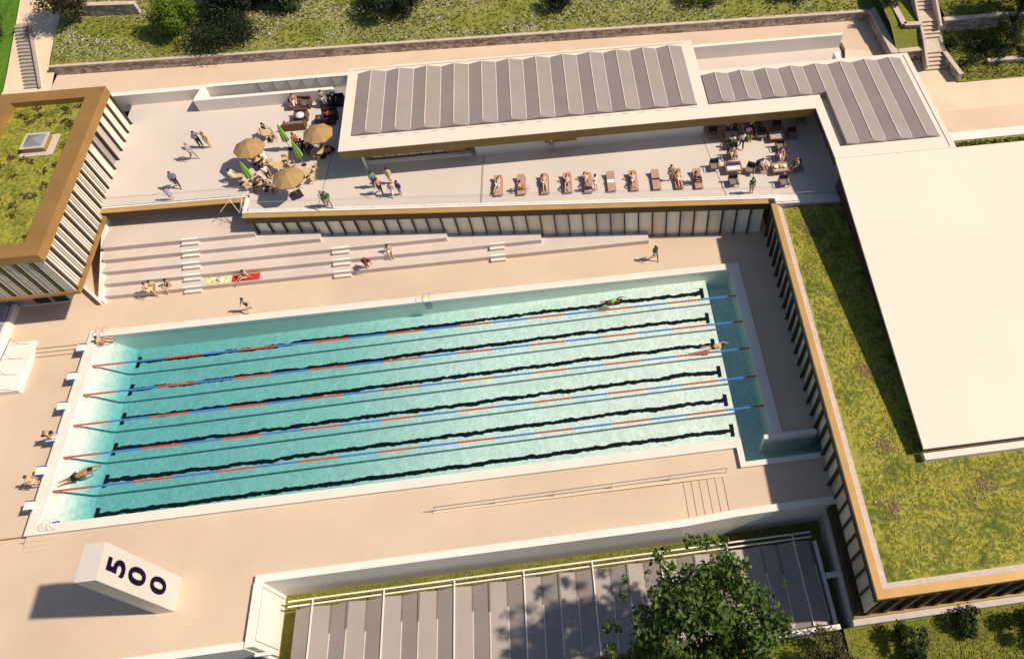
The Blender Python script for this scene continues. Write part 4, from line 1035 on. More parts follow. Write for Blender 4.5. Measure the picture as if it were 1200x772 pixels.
# cafe corner
PG = "open tan parasols in the cafe corner"
pc = [(11.95, 28.0, 4.1), (17.35, 29.0, 4.1), (15.55, 24.15, 4.1)]
KP.put(pc[0], 0, "open tan parasol at the left, furthest from the pavilion", PG); KP.put(pc[1], .2, "open tan parasol nearest the pavilion roof", PG); KP.put(pc[2], .1, "open tan parasol nearest the terrace edge", PG)
GG = "closed green parasols in the cafe corner"
g1 = (14.22, 29.82, 4.1); g2 = (15.60, 27.74, 4.1); g3 = (11.82, 25.87, 4.1)
KG.put(g1, 0, "closed lime green parasol farthest from the terrace edge", GG); KG.put(g2, .3, "closed lime green parasol between two open tan parasols", GG); KG.put(g3, .2, "closed lime green parasol near the step in the terrace edge", GG)
TG = "round cafe tables"; CG = "pale wooden cafe chairs"
cts = [((12.27, 31.34, 4.1), "round wooden cafe table left of the farthest closed parasol"), ((11.85, 28.28, 4.1), "round wooden cafe table right of the leftmost open parasol"), ((13.81, 27.22, 4.1), "round wooden cafe table hidden behind the parasol nearest the edge"),
       ((12.91, 25.19, 4.1), "round wooden cafe table in front of the near parasol's left rim"), ((17.10, 28.50, 4.1), "round wooden cafe table in the shade edge of the pavilion"), ((16.15, 26.22, 4.1), "round wooden cafe table right of the near open parasol"), ((10.77, 26.25, 4.1), "round wooden cafe table left of the near closed parasol")]
for loc, lab in cts: KT.put(loc, 0, lab, TG)
for loc, rz, lab in [
    ((11.80, 31.62, 4.1), 1.3, "pale wooden chair on the left of the table by the farthest closed parasol"), ((12.81, 31.06, 4.1), -1.5, "pale wooden chair on the right of the table by the farthest closed parasol"),
    ((12.04, 28.87, 4.1), .3, "pale wooden chair behind the table next to the leftmost open parasol"), ((12.39, 27.91, 4.1), -1.8, "pale wooden chair right of the table next to the leftmost open parasol"),
    ((13.17, 27.81, 4.1), .6, "pale wooden chair behind the far rim of the near open parasol, left one"), ((14.12, 28.08, 4.1), 0, "pale wooden chair behind the near open parasol, tucked at its top"), ((14.75, 27.50, 4.1), -.8, "pale wooden chair behind the near open parasol, right one"),
    ((12.21, 26.25, 4.1), .9, "pale wooden chair behind the table at the near parasol's left rim"), ((13.29, 25.91, 4.1), -.7, "pale wooden chair under the near parasol's left rim"), ((13.44, 24.84, 4.1), -2.3, "pale wooden chair in the shadow of the near open parasol"),
    ((16.64, 26.85, 4.1), -1.0, "pale wooden chair in the sun behind the table right of the near parasol"), ((15.69, 26.57, 4.1), 1.2, "pale wooden chair touching the near parasol's right rim"), ((15.76, 25.39, 4.1), 2.5, "pale wooden chair in front of the table right of the near parasol"),
    ((16.56, 25.67, 4.1), -2.2, "pale wooden chair right of the table beside the near parasol"), ((16.69, 28.35, 4.1), 1.4, "pale wooden chair left of the table at the pavilion shade edge"), ((17.57, 28.85, 4.1), -1.2, "pale wooden chair in the pavilion shade"),
    ((10.36, 26.69, 4.1), 1.0, "pale wooden chair leftmost in the cafe corner"), ((11.35, 25.59, 4.1), -2.4, "pale wooden chair in front of the leftmost cafe table")]:
    KC.put(loc, rz, lab, CG)
def slab_box(loc, lab, rz):
    t = thing("floor_cushion", lab, "cushion", loc, rz, "square dark cushions on the terrace floor")
    k = MB(); k.box(-.42, .42, -.42, .42, .02, .2); o = k.build("cushion", BLACK, None, origin=(0, 0, 0)); o.parent = t
    k = MB(); k.box(-.38, .38, -.38, .38, 0, .02); o = k.build("base", TEAK, None, origin=(0, 0, 0)); o.parent = t
slab_box((11.95, 28.07, 4.1), "square black floor cushion right of the leftmost open parasol's shadow", .6)
slab_box((15.44, 24.28, 4.1), "square dark floor cushion alone in the sun in front of the near open parasol", .5)
slab_box((17.46, 29.18, 4.1), "black floor cushion in the pavilion shade beside the cafe chairs", .8)
def wicker(lab, loc, rz, w, d, m, cm, group, cat="sofa", nm="sofa", pillow=None):
    t = thing(nm, lab, cat, loc, rz, group)
    def pb(n, b, mm): k = MB(); k.box(*b); o = k.build(n, mm, None, origin=(0, 0, 0)); o.parent = t
    pb("base", (-w / 2, w / 2, -d / 2, d / 2, .05, .28), m); pb("backrest", (-w / 2, w / 2, d / 2 - .14, d / 2, .281, .74), m)
    pb("armrest", (-w / 2, -w / 2 + .13, -d / 2, d / 2 - .142, .281, .56), m); pb("armrest", (w / 2 - .13, w / 2, -d / 2, d / 2 - .142, .281, .56), m)
    pb("cushion", (-w / 2 + .14, w / 2 - .14, -d / 2 + .02, d / 2 - .15, .282, .42), cm)
    for x in (-w / 2 + .06, w / 2 - .06):
        for y in (-d / 2 + .06, d / 2 - .06): pb("leg", (x - .03, x + .03, y - .03, y + .03, 0, .05), m)
    return t
WICK = mat("brown_wicker", (.16, .075, .04), .8, .25, 14, .4); WICKD = mat("dark_wicker", (.045, .028, .024), .8, .25, 14, .4)
SG = "wicker seats by the terrace back wall"
wicker("brown wicker armchair with a person in pink, by the back wall", (14.11, 35.29, 4.1), .1, 1.15, .95, WICK, GREYF, SG, "armchair", "wicker_chair")
wicker("grey cushioned wicker armchair right of the person in pink", (14.89, 35.30, 4.1), -.1, 1.1, .95, WICK, mat("slate_cushion", (.13, .11, .12), .85), SG, "armchair", "wicker_chair")
wicker("round backed wicker armchair holding the white pillow", (14.78, 33.62, 4.1), 0, 1.15, .95, WICK, GREYF, SG, "armchair", "wicker_chair")
wicker("long low brown wicker daybed with its back to the pool", (14.37, 32.46, 4.1), 3.14, 1.9, .8, WICK, GREYF, SG, "daybed", "daybed")
wicker("dark wicker sofa in the pavilion shadow with black cushions", (17.34, 35.21, 4.1), 0, 2.0, 1.0, WICKD, BLACK, SG)
wicker("dark wicker armchair behind the tan parasol, half in shadow", (17.28, 33.40, 4.1), .1, 1.3, 1.0, WICKD, mat("slate_cushion", (.13, .11, .12), .85), SG, "armchair", "wicker_chair")
wicker("dark low wicker daybed beside the tan parasol nearest the pavilion", (16.97, 32.78, 4.1), 3.14, 1.6, .8, WICKD, GREYF, SG, "daybed", "daybed")
def blob(nm, lab, cat, loc, r, m):
    k = MB(); k.cone(loc, [(r * .5, 0), (r, .08), (r * .95, .2), (r * .4, .27)], 12); tag(k.build(nm, m, smooth=True), lab, cat)
p = (14.76, 33.51, 4.1); blob("pillow", "puffy white pillow on the round backed wicker armchair", "pillow", (p[0], p[1] - .1, p[2] + .43), .4, mat("pillow_white", (.66, .66, .70), .9))
p = (17.28, 33.40, 4.1); blob("pillow", "round red cushion on the dark armchair in the shadow", "pillow", (p[0], p[1] - .1, p[2] + .43), .33, mat("pillow_red", (.55, .06, .06), .9))
# towels on the steps
def towel(lab, px, w, d, m):
    k = MB(); n = 12; vs_ = []; fs = []
    for i in range(n + 1):
        for j in range(5):
            x = px[0] - w / 2 + w * i / n; y = px[1] - d / 2 + d * j / 4
            vs_.append((x, y, px[2] + .015 + .012 * mnoise.noise((x * 3, y * 3, 2)) + .012))
    for i in range(n):
        for j in range(4): a = i * 5 + j; fs.append((a, a + 5, a + 6, a + 1))
    base = len(vs_)
    k.mesh(vs_, fs); return tag(k.build("towel", m), lab, "towel")
towel("red towel spread on the lowest seating tier", (10.6, 19.18, .55), 2.2, .72, mat("red_cloth", (.50, .035, .02), .9, .1, 5))
towel("lime patterned towel spread on the lowest seating tier", (8.35, 19.2, .55), 1.9, .72, mat("lime_cloth", (.42, .50, .12), .9, .35, 3.5, c2=(.75, .72, .42)))
bg_ = thing("beach_bag", "small white bag lying on the lime patterned towel", "bag", (8.6, 19.2, .58))
k = MB(); k.cone((8.6, 19.2, .58), [(.22, 0), (.24, .1), (.17, .22)], 10); k.build("body", mat("bag_white", (.7, .68, .62), .8), bg_)
k = MB(); k.tube([(8.45, 19.2, .8), (8.5, 19.2, .95), (8.7, 19.2, .95), (8.75, 19.2, .8)], .018, 6); k.build("handle", TEAK, bg_)

# ================================================================== PEOPLE
SK = {"fair": mat("skin_fair", (.60, .36, .24), .6, .05, 4), "tan": mat("skin_tan", (.40, .20, .11), .6, .05, 4), "dark": mat("skin_dark", (.10, .05, .03), .55, .05, 4)}
EYE = mat("eye_dark", (.02, .015, .012), .3)
HAIR = {"black": mat("hair_black", (.012, .009, .008), .6), "brown": mat("hair_brown", (.06, .03, .015), .6), "fair": mat("hair_fair", (.36, .22, .09), .6)}
CL = {}
def cloth(nm, c):
    if nm not in CL: CL[nm] = mat("cloth_" + nm, c, .85, .12, 9)
    return CL[nm]
COLORS = dict(blue=(.10, .16, .26), white=(.74, .72, .68), navy=(.02, .025, .06), black=(.015, .014, .016), yellow=(.62, .50, .16), grey=(.30, .27, .26), lavender=(.36, .33, .42), teal=(.10, .28, .26), pink=(.60, .24, .24),
              cream=(.70, .58, .38), purple=(.09, .035, .26), red=(.42, .03, .03), khaki=(.34, .26, .13), green=(.05, .09, .05), lime=(.30, .60, .04), rust=(.36, .12, .04), darkred=(.14, .03, .03), paleblue=(.40, .50, .52), beige=(.52, .42, .30))
V3 = Vector
def sym(d, nm, p): d[nm + "L"] = V3(p); d[nm + "R"] = V3((-p[0], p[1], p[2]))
def pose(kind):
    j = {}
    def trunk(pel, spi, che, nec, hea, cro): j.update(pel=V3(pel), spi=V3(spi), che=V3(che), nec=V3(nec), hea=V3(hea), cro=V3(cro))
    def arms(sh, el, wr, ha): sym(j, "sh", sh); sym(j, "el", el); sym(j, "wr", wr); sym(j, "ha", ha)
    def legs(hip, kn, an, to_): sym(j, "hip", hip); sym(j, "kn", kn); sym(j, "an", an); sym(j, "to", to_)
    trunk((0, 0, .95), (0, .01, 1.12), (0, 0, 1.33), (0, .01, 1.50), (0, -.015, 1.62), (0, 0, 1.71))
    arms((.19, 0, 1.43), (.25, .03, 1.15), (.26, -.05, .91), (.26, -.09, .83)); legs((.10, 0, .90), (.11, -.02, .50), (.11, .03, .09), (.12, -.13, .035))
    if kind == "walk":
        j.update(knL=V3((.10, -.20, .52)), anL=V3((.10, -.26, .10)), toL=V3((.10, -.43, .06)), knR=V3((-.10, .06, .50)), anR=V3((-.10, .34, .14)), toR=V3((-.10, .22, .035)),
                 elL=V3((.25, .14, 1.18)), wrL=V3((.24, .20, .95)), haL=V3((.24, .2, .87)), elR=V3((-.25, -.10, 1.17)), wrR=V3((-.24, -.28, 1.0)), haR=V3((-.23, -.35, .95)))
    if kind == "wave": j.update(elL=V3((.36, -.08, 1.30)), wrL=V3((.22, -.22, 1.50)), haL=V3((.16, -.25, 1.56)), elR=V3((-.30, -.12, 1.22)), wrR=V3((-.12, -.26, 1.30)), haR=V3((-.05, -.28, 1.32)))
    if kind == "sit":
        trunk((0, .08, .52), (0, .11, .70), (0, .12, .90), (0, .10, 1.07), (0, .05, 1.19), (0, .07, 1.28))
        arms((.19, .12, 1.0), (.27, .0, .76), (.22, -.22, .68), (.2, -.3, .66)); legs((.1, .04, .52), (.13, -.40, .54), (.12, -.42, .10), (.12, -.58, .04))
    if kind == "floor":
        trunk((0, .1, .13), (0, .17, .30), (0, .17, .50), (0, .14, .67), (0, .08, .79), (0, .1, .88))
        arms((.19, .16, .60), (.28, .26, .34), (.30, .34, .10), (.3, .36, .04)); legs((.1, .05, .12), (.13, -.32, .34), (.13, -.62, .07), (.13, -.76, .05))
    if kind in ("lie", "lieside", "knee"):
        trunk((0, -.02, .12), (0, .16, .13), (0, .38, .16), (0, .56, .23), (0, .68, .27), (0, .77, .30))
        arms((.19, .46, .18), (.26, .22, .12), (.24, -.02, .10), (.23, -.1, .1)); legs((.1, -.08, .11), (.12, -.5, .12), (.12, -.9, .08), (.13, -.94, .2))
        if kind == "knee": sym(j, "kn", (.13, -.38, .44)); sym(j, "an", (.13, -.72, .10)); sym(j, "to", (.13, -.86, .06)); sym(j, "el", (.36, .52, .3)); sym(j, "wr", (.15, .72, .2)); sym(j, "ha", (.08, .76, .18))
        if kind == "lieside":
            j.update(knL=V3((.18, -.40, .2)), anL=V3((.02, -.72, .12)), toL=V3((.02, -.82, .12)), elL=V3((.32, .3, .22)), wrL=V3((.1, .12, .2)), haL=V3((.04, .08, .2)))
    if kind == "bend":
        trunk((0, .12, .90), (0, -.02, 1.05), (0, -.24, 1.13), (0, -.40, 1.17), (0, -.52, 1.18), (0, -.60, 1.22))
        arms((.19, -.32, 1.10), (.22, -.38, .82), (.18, -.45, .60), (.16, -.47, .52)); legs((.1, .10, .86), (.12, -.03, .48), (.12, .08, .09), (.12, -.08, .035))
    if kind == "crouch":
        trunk((0, .12, .62), (0, -.02, .74), (0, -.20, .80), (0, -.36, .80), (0, -.47, .77), (0, -.56, .78))
        arms((.18, -.28, .76), (.21, -.30, .46), (.17, -.38, .20), (.16, -.41, .10)); legs((.1, .08, .58), (.13, -.24, .40), (.12, .02, .09), (.12, -.14, .04))
    if kind == "swim":
        trunk((0, .1, -.06), (0, -.08, -.03), (0, -.30, -.01), (0, -.47, .01), (0, -.60, .03), (0, -.70, .02))
        arms((.19, -.38, 0), (.24, -.15, -.06), (.20, .08, -.1), (.2, .16, -.1)); legs((.1, .16, -.08), (.11, .56, -.10), (.10, .96, -.08), (.1, 1.12, -.06))
        j.update(elL=V3((.26, -.66, .10)), wrL=V3((.20, -.94, 0)), haL=V3((.2, -1.02, -.03)), knR=V3((-.13, .55, -.16)), anR=V3((-.12, .94, -.2)))
    if kind == "glide":
        trunk((0, .1, -.1), (0, -.08, -.07), (0, -.30, -.04), (0, -.47, -.02), (0, -.60, .0), (0, -.70, .01))
        arms((.17, -.40, -.04), (.14, -.70, -.06), (.08, -.96, -.08), (.05, -1.06, -.08)); legs((.1, .16, -.12), (.11, .56, -.16), (.10, .96, -.18), (.1, 1.12, -.17))
    return j
RAD = dict(pel=.135, spi=.125, che=.14, nec=.055, hea=.098, cro=.062, sh=.068, el=.045, wr=.031, ha=.030, hip=.095, kn=.060, an=.042, to=.034)
EDG = [("pel", "spi"), ("spi", "che"), ("che", "nec"), ("nec", "hea"), ("hea", "cro")] + [e for s in "LR" for e in (("che", "sh" + s), ("sh" + s, "el" + s), ("el" + s, "wr" + s), ("wr" + s, "ha" + s), ("pel", "hip" + s), ("hip" + s, "kn" + s), ("kn" + s, "an" + s), ("an" + s, "to" + s))]
MESHC = {}
def skin_mesh(name, pts, edges, rads, root):
    names = list(pts); me = bpy.data.meshes.new(name); me.from_pydata([pts[n] for n in names], [(names.index(a), names.index(b)) for a, b in edges], [])
    ob = bpy.data.objects.new(name, me); col.objects.link(ob)
    ob.modifiers.new("skin", 'SKIN'); sb = ob.modifiers.new("sub", 'SUBSURF'); sb.levels = 1; sb.render_levels = 1
    for i, n in enumerate(names):
        sv = me.skin_vertices[0].data[i]; sv.radius = (rads[n], rads[n]); sv.use_root = (n == root)
    bpy.context.view_layer.update()
    dg = bpy.context.evaluated_depsgraph_get(); out = bpy.data.meshes.new_from_object(ob.evaluated_get(dg)); bpy.data.objects.remove(ob); bpy.data.meshes.remove(me)
    out.polygons.foreach_set("use_smooth", [True] * len(out.polygons)); out.name = name
    return out
def rk(n): return n[:-1] if n[-1] in "LR" and n[:-1] in RAD else n
def body_mesh(kind):
    if ("b", kind) in MESHC: return MESHC["b", kind]
    j = pose(kind); me = skin_mesh("person_body", j, EDG, {n: RAD[rk(n)] for n in j}, "pel")
    # nose, ears, eyes, fingers joined into the same mesh
    up = (j["cro"] - j["nec"]).normalized()
    fw = V3((0, -1, 0)) if abs(up.y) < .8 else (V3((0, 0, 1)) if kind in ("lie", "lieside", "knee") else V3((0, 0, -1)))
    fw = (fw - up * fw.dot(up)).normalized(); sd = up.cross(fw); c = j["hea"] + up * .01
    k = MB()
    def tet(p, d, w, h): k.mesh([p - sd * w, p + sd * w, p + up * h, p + d], [(0, 1, 3), (1, 2, 3), (2, 0, 3), (2, 1, 0)])
    tet(c + fw * .088 - up * .02, fw * .028 - up * .005, .014, .035)
    for s in (-1, 1): tet(c + sd * s * .088, sd * s * .022 - fw * .015, .01, .035)
    for s in (-1, 1):
        k.cur = 1; q = c + fw * .094 + sd * s * .034 + up * .012; k.bar(q, q + fw * .006, .016, .010, up)
    q = c + fw * .092 - up * .05; k.bar(q, q + fw * .005, .04, .008, up); k.cur = 0
    for s in "LR":
        h = j["ha" + s]; d = (h - j["wr" + s]).normalized(); a = d.cross(V3((0, 1, .3))).normalized(); b = a.cross(d)
        for f, L in enumerate((.055, .068, .064, .05)):
            p = h + a * (.021 * (f - 1.5)); m_ = p + d * (.02 + L * .5) + b * .004; e = m_ + d * L * .45 + b * .018; k.bar(p, m_, .014, .014); k.bar(m_, e, .012, .012)
        p = h + a * .03 - d * .01; k.bar(p, p + a * .035 + d * .03 + b * .012, .016, .016)
    n0 = len(me.vertices)
    m2 = bpy.data.meshes.new("t"); m2.from_pydata([tuple(v) for v in k.v], [], k.f)
    vs_ = [tuple(v.co) for v in me.vertices] + list(k.v); fs = [tuple(p.vertices) for p in me.polygons]; mi = [0] * len(fs); nb = len(fs)
    fs += [tuple(n0 + i for i in f) for f in k.f]; mi += k.mi
    out = bpy.data.meshes.new("person_body"); out.from_pydata([tuple(v) for v in vs_], [], fs); out.materials.append(SK["fair"]); out.materials.append(EYE)
    out.polygons.foreach_set("material_index", mi); out.polygons.foreach_set("use_smooth", [True] * nb + [False] * (len(fs) - nb)); out.update()
    MESHC["b", kind] = out
    return out
def cloth_mesh(kind, piece):
    key = (kind, piece)
    if key in MESHC: return MESHC[key]
    j = pose(kind); P = {}; E = []; Rr = {}
    def add(n, g): P[n] = j[n]; Rr[n] = RAD[rk(n)] + g
    if piece in ("shirt", "dress", "jacket"):
        g = .03 if piece == "jacket" else .02
        for n in ("pel", "spi", "che"): add(n, g)
        Rr["che"] += .01; E += [("pel", "spi"), ("spi", "che")]
        P["coll"] = j["che"].lerp(j["nec"], .6); Rr["coll"] = .075; E.append(("che", "coll"))
        for s in "LR":
            add("sh" + s, g); E.append(("che", "sh" + s))
            if piece == "jacket": add("el" + s, g); add("wr" + s, .016); E += [("sh" + s, "el" + s), ("el" + s, "wr" + s)]
            else: P["sl" + s] = j["sh" + s].lerp(j["el" + s], .6); Rr["sl" + s] = .068; E.append(("sh" + s, "sl" + s))
        if piece == "dress":
            mid = (j["knL"] + j["knR"]) / 2; P["hem"] = j["pel"].lerp(mid, .95); Rr["hem"] = .22; Rr["pel"] = .165; E.append(("pel", "hem"))
    else:
        add("pel", .015); e_ = 1.0
        for s in "LR":
            add("hip" + s, .02); E.append(("pel", "hip" + s))
            if piece == "trousers":
                add("kn" + s, .022); P["cu" + s] = j["kn" + s].lerp(j["an" + s], .93); Rr["cu" + s] = .062; E += [("hip" + s, "kn" + s), ("kn" + s, "cu" + s)]
            else:
                P["mt" + s] = j["hip" + s].lerp(j["kn" + s], .55 if piece == "shorts" else .22); Rr["mt" + s] = .1; E.append(("hip" + s, "mt" + s))
        if piece == "swimsuit":
            for n in ("spi", "che"): add(n, .012)
            E += [("pel", "spi"), ("spi", "che")]
    me = skin_mesh(piece, P, E, Rr, "pel"); me.materials.append(SK["fair"]); MESHC[key] = me
    return me
def hair_mesh(kind, long_):
    key = (kind, "hair", long_)
    if key in MESHC: return MESHC[key]
    j = pose(kind); up = (j["cro"] - j["nec"]).normalized()
    fw = V3((0, -1, 0)) if abs(up.y) < .8 else (V3((0, 0, 1)) if kind in ("lie", "lieside", "knee") else V3((0, 0, -1)))
    fw = (fw - up * fw.dot(up)).normalized(); sd = up.cross(fw); c = j["hea"] + up * .028 - fw * .016
    k = MB(); nu, nv = 12, 7; vs_ = []; fs = []
    for v in range(nv + 1):
        th = math.pi * .66 * v / nv
        for u in range(nu):
            ph = 2 * math.pi * u / nu; dirv = sd * math.cos(ph) * math.sin(th) + fw * math.sin(ph) * math.sin(th) + up * math.cos(th)
            cut = 1.0
            q = c + dirv * .122
            if dirv.dot(fw) > .35 and dirv.dot(up) < .35: q = c + up * .05 + fw * .09 + sd * math.cos(ph) * .06
            if long_ and v == nv and dirv.dot(fw) < .1: q = q - up * .17
            vs_.append(q)
    for v in range(nv):
        for u in range(nu):
            u2 = (u + 1) % nu; fs.append((v * nu + u, (v + 1) * nu + u, (v + 1) * nu + u2, v * nu + u2))
    me = bpy.data.meshes.new("hair"); me.from_pydata([tuple(v) for v in vs_], [], fs); me.polygons.foreach_set("use_smooth", [True] * len(fs)); me.materials.append(HAIR["black"]); me.update()
    MESHC[key] = me
    return me
def person(kind, loc, rz, label, skin="fair", hair="black", wear=(), long_=False, group=None, sc=1.0, dz=0.0):
    o = bpy.data.objects.new("person", body_mesh(kind)); col.objects.link(o)
    o.location = (loc[0], loc[1], loc[2] + dz); o.rotation_euler = (0, 0, rz); o.scale = (sc, sc, sc)
    o.material_slots[0].link = 'OBJECT'; o.material_slots[0].material = SK[skin]
    tag(o, label, "person", group)
    h = bpy.data.objects.new("hair", hair_mesh(kind, long_)); col.objects.link(h); h.parent = o; h.material_slots[0].link = 'OBJECT'; h.material_slots[0].material = HAIR[hair]
    for piece, cname in wear:
        c = bpy.data.objects.new(piece, cloth_mesh(kind, piece)); col.objects.link(c); c.parent = o
        c.material_slots[0].link = 'OBJECT'; c.material_slots[0].material = cloth(cname, COLORS[cname])
    return o
P_ = person
# upper terrace, walkers
P_("wave", (6.67, 31.08, 4.1), .6, "man in grey blue jacket and black trousers, standing beside a person in a yellow dress", wear=(("trousers", "black"), ("jacket", "blue")))
P_("stand", (7.40, 30.98, 4.1), -.5, "person in a yellow dress on the open left terrace", wear=(("dress", "yellow"),), hair="fair", long_=True)
P_("walk", (6.36, 29.72, 4.1), 1.2, "person in pale grey clothes walking on the open left terrace", wear=(("trousers", "grey"), ("shirt", "lavender")), hair="fair")
P_("walk", (5.72, 26.48, 4.1), .5, "man in blue jacket and black trousers nearest the copper building", wear=(("trousers", "black"), ("jacket", "blue")), skin="tan")
P_("stand", (5.45, 25.14, 4.1), .3, "child in a lavender dress by the left terrace edge", wear=(("dress", "lavender"),), sc=.78)
P_("stand", (21.78, 24.40, 4.1), .4, "person in a teal shirt at the back of the strolling group", wear=(("trousers", "navy"), ("shirt", "teal")), skin="tan")
P_("walk", (22.28, 23.57, 4.1), .2, "person in pink top and black trousers in the strolling group", wear=(("trousers", "black"), ("shirt", "pink")))
P_("wave", (23.01, 24.67, 4.1), -.4, "person in a long cream dress in the strolling group", wear=(("trousers", "cream"), ("dress", "cream")))
P_("walk", (23.22, 23.20, 4.1), -.2, "child in grey clothes in front of the cream dressed person", wear=(("trousers", "white"), ("shirt", "grey")), sc=.8, hair="brown")
P_("stand", (23.84, 23.26, 4.1), -.6, "person in a purple coat at the right of the strolling group", wear=(("trousers", "lavender"), ("jacket", "purple")), sc=.92, hair="brown")
P_("wave", (17.98, 22.77, 4.1), .5, "person in pale blue clothes at the terrace edge, arm raised", wear=(("trousers", "paleblue"), ("shirt", "paleblue")), hair="fair")
P_("walk", (18.30, 22.64, 4.1), .4, "person with a dark green jacket at the terrace edge beside one in pale blue", wear=(("trousers", "grey"), ("jacket", "green")), hair="brown")
P_("stand", (36.46, 26.71, 4.1), .1, "person in a beige shirt and khaki shorts under the pavilion edge", wear=(("shorts", "khaki"), ("shirt", "beige")))
# cafe corner
P_("sit", (12.08, 31.90, 4.1), 1.4, "person in a white and black top sitting by the farthest closed parasol", wear=(("trousers", "khaki"), ("shirt", "black")))
P_("sit", (12.18, 28.90, 4.1), .4, "dark haired person in a rust top sitting right of the leftmost open parasol", wear=(("trousers", "rust"), ("shirt", "rust")), hair="brown")
P_("sit", (12.53, 28.45, 4.1), 1.0, "person in white sitting with the person in the rust top", wear=(("trousers", "white"), ("shirt", "white")), hair="brown")
P_("stand", (13.07, 26.28, 4.1), .6, "person in black and white at the left rim of the near parasol", wear=(("trousers", "black"), ("shirt", "white")))
P_("sit", (12.38, 25.31, 4.1), -1.2, "person in dark red sitting at the near parasol's left rim", wear=(("trousers", "darkred"), ("shirt", "darkred")), hair="brown", skin="tan")
P_("sit", (13.22, 24.91, 4.1), 1.3, "person in navy sitting in the shadow of the near parasol", wear=(("trousers", "navy"), ("shirt", "navy")), skin="tan")
P_("sit", (10.19, 26.67, 4.1), 1.2, "person in cream sitting leftmost in the cafe corner", wear=(("trousers", "cream"), ("shirt", "cream")))
P_("stand", (14.97, 29.82, 4.1), .9, "person in rust clothes left of the parasol nearest the pavilion", wear=(("trousers", "darkred"), ("shirt", "rust")), hair="brown", skin="tan")
P_("sit", (15.51, 29.44, 4.1), .2, "person in black sitting in the shadow of the parasol nearest the pavilion, left one", wear=(("trousers", "black"), ("shirt", "darkred")), skin="tan")
P_("sit", (16.10, 29.25, 4.1), -.4, "person in dark green sitting in the shadow of the parasol nearest the pavilion, right one", wear=(("trousers", "navy"), ("shirt", "green")), skin="tan")
P_("sit", (17.11, 29.12, 4.1), -.7, "person in an orange rust top sitting at the pavilion shade edge", wear=(("trousers", "khaki"), ("shirt", "rust")), hair="fair")
P_("sit", (14.06, 35.36, 4.1), .3, "person in a pink top sitting in a wicker armchair by the back wall", wear=(("trousers", "white"), ("shirt", "pink")), hair="brown")
P_("stand", (16.72, 35.00, 4.1), .5, "person in pale grey beside the dark wicker sofa", wear=(("trousers", "paleblue"), ("shirt", "grey")))
P_("sit", (17.54, 35.07, 4.1), .1, "person in black sitting on the dark wicker sofa", wear=(("trousers", "black"), ("shirt", "black")), skin="tan")
# sunbathers
def lz(p): return (p[0], p[1], 4.34)
P_("lieside", lz((31.74, 22.98, 4.1)), -.25, "sunbather lying on one side on the leftmost lounger", wear=(("trunks", "white"),))
P_("floor", lz((33.68, 22.39, 4.1)), 1.5, "person sitting across the second lounger with legs out to the right", wear=(("shorts", "rust"),))
P_("lie", lz((35.55, 22.72, 4.1)), 0, "sunbather with folded arms on the third lounger from the left", wear=(("trunks", "cream"),), skin="fair")
P_("knee", lz((37.40, 22.42, 4.1)), -.1, "sunbather in red shorts with knees up on a lounger", wear=(("trunks", "red"),), hair="brown")
P_("knee", lz((39.00, 22.50, 4.1)), .1, "sunbather with knees up beside the standing person in white", wear=(("trunks", "grey"),))
P_("stand", (39.70, 21.68, 4.1), .6, "person in white standing between the fifth and sixth loungers", wear=(("trousers", "white"), ("shirt", "white")))
P_("knee", lz((42.82, 21.99, 4.1)), 0, "fair haired sunbather with knees up on a lounger", hair="fair", wear=(("trunks", "white"),))
P_("stand", (45.94, 21.92, 4.1), 0, "person in khaki shorts standing left of the ninth lounger", wear=(("shorts", "khaki"), ("shirt", "khaki")))
P_("lie", lz((46.58, 21.69, 4.1)), 0, "dark haired sunbather lying on the ninth lounger", wear=(("trunks", "white"),), long_=True)
P_("sit", (47.96, 21.36, 4.1), -1.9 + 3.3, "person in dark clothes sitting on the rightmost lounger", wear=(("trousers", "black"), ("shirt", "darkred")), skin="tan")
# lounge corner
P_("stand", (51.65, 26.70, 4.1), 0, "person in dark red trousers half hidden under the roof fascia, left one", wear=(("trousers", "darkred"), ("shirt", "beige")))
P_("stand", (52.25, 26.68, 4.1), 0, "person in black trousers half hidden under the roof fascia, right one", wear=(("trousers", "black"), ("shirt", "black")))
P_("stand", (53.08, 26.51, 4.1), .2, "person in a purple dress behind the man in white shirt", wear=(("dress", "purple"),), hair="brown")
P_("stand", (53.63, 26.60, 4.1), -.2, "fair haired person in cream under the roof fascia", wear=(("trousers", "black"), ("shirt", "cream")), hair="fair")
P_("walk", (52.52, 24.89, 4.1), 3.0, "man in white shirt and navy trousers standing by the far left low table", wear=(("trousers", "navy"), ("shirt", "white")), hair="brown")
P_("sit", (53.35, 25.99, 4.1), .1, "person in cream sitting in a dark chair right of the far left low table", wear=(("trousers", "khaki"), ("shirt", "cream")))
P_("sit", (51.76, 25.25, 4.1), 3.14, "person in white and black sitting at the near side of the far left low table", wear=(("trousers", "black"), ("shirt", "white")))
P_("sit", (51.47, 23.79, 4.1), 0, "bare chested person sunning in the chair behind the navy topped table", wear=(("shorts", "cream"),))
P_("sit", (55.49, 23.10, 4.1), 0, "person in pink sitting behind the laid low table", wear=(("trousers", "white"), ("shirt", "pink")), hair="brown")
P_("sit", (53.71, 22.07, 4.1), .4, "person in white sitting in the turned chair left of the laid low table", wear=(("shorts", "grey"), ("shirt", "white")), hair="fair")
P_("sit", (56.40, 21.71, 4.1), -1.2, "pale person leaning back in the black chair right of the laid table", wear=(("shorts", "beige"),), hair="fair")
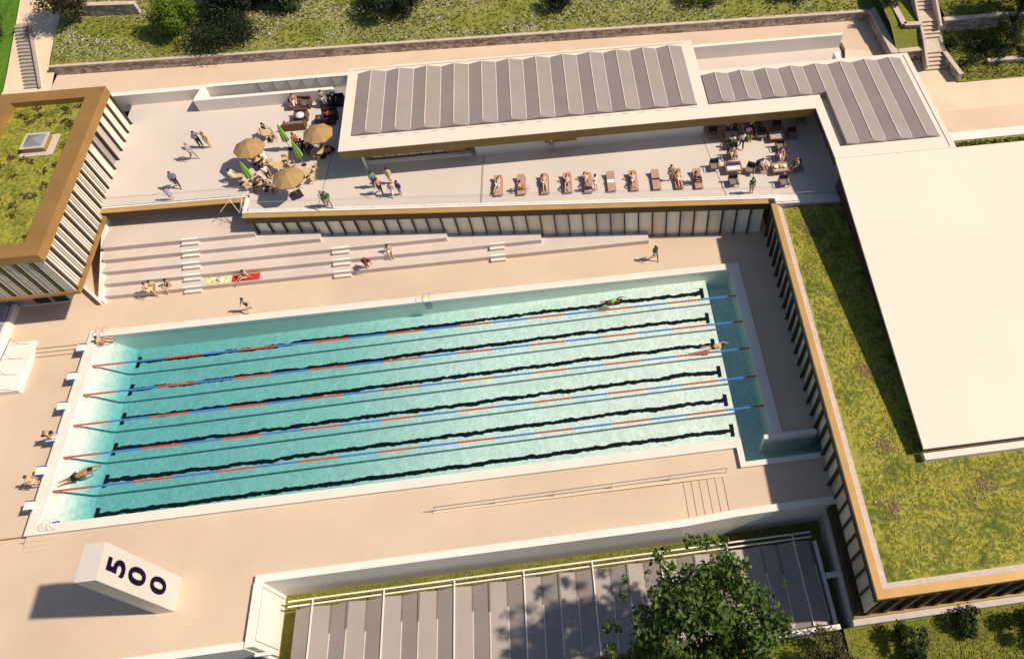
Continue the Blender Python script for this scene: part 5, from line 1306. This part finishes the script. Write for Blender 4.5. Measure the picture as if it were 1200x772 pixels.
P_("stand", (52.24, 19.68, 4.1), .1, "thin person in dark green at the terrace edge in the lounge corner", wear=(("trousers", "khaki"), ("shirt", "green")))
# steps and deck
P_("walk", (3.30, 18.64, 0.1), .9, "dark haired bather in cream walking at the foot of the seating tiers", wear=(("shorts", "cream"),))
P_("sit", (3.35, 19.1, .1), .3, "bather in beige sitting on the lowest tier, left of a pair", wear=(("shorts", "beige"), ("shirt", "beige")))
P_("sit", (4.55, 19.1, .1), -.6, "bather in pale grey sitting on the lowest tier, right of a pair", wear=(("shorts", "pink"), ("shirt", "grey")), hair="black")
P_("floor", (10.55, 19.15, .57), -.9, "bather sitting on the red towel on the lowest tier", wear=(("trunks", "white"),))
P_("walk", (11.24, 16.08, 0.1), -.6, "bather in black swimwear running on the deck below the red towel", wear=(("swimsuit", "black"),))
P_("bend", (20.35, 18.95, .15), .9, "person in a red top bending over on the lowest tier", wear=(("shorts", "black"), ("shirt", "red")), skin="dark", dz=.40)
P_("sit", (22.2, 19.95, .55), .3, "bather with white towel sitting on the second tier", wear=(("shorts", "white"), ), skin="fair")
P_("walk", (44.01, 16.98, 0.1), .3, "dark skinned person in green walking on the deck near the far pool edge", wear=(("shorts", "khaki"), ("shirt", "green")), skin="dark")
# pool
P_("swim", (40.07, 13.27, 0), math.pi / 2, "swimmer in a lime suit in the farthest lane", wear=(("swimsuit", "lime"),), skin="dark", dz=.06)
P_("swim", (47.39, 7.99, 0), math.pi / 2, "pale swimmer reaching the shaded end of the third lane", wear=(("trunks", "black"),), dz=.04)
P_("glide", (1.29, 3.56, 0), math.pi / 2 + .35, "swimmer in black shorts gliding off the left wall", wear=(("shorts", "black"),), skin="tan", dz=-.02, sc=1.35)
P_("floor", (.35, 14.55, .10), 1.9, "bather easing into the water at the ladder corner", wear=(("trunks", "rust"),))
P_("crouch", (-.78, 6.35, .70), 1.57, "diver crouched on a starting block", wear=(("trunks", "black"),))
P_("stand", (-1.04, 3.13, -0.2), 1.2, "bather in beige standing beside the starting blocks", wear=(("shorts", "beige"),))
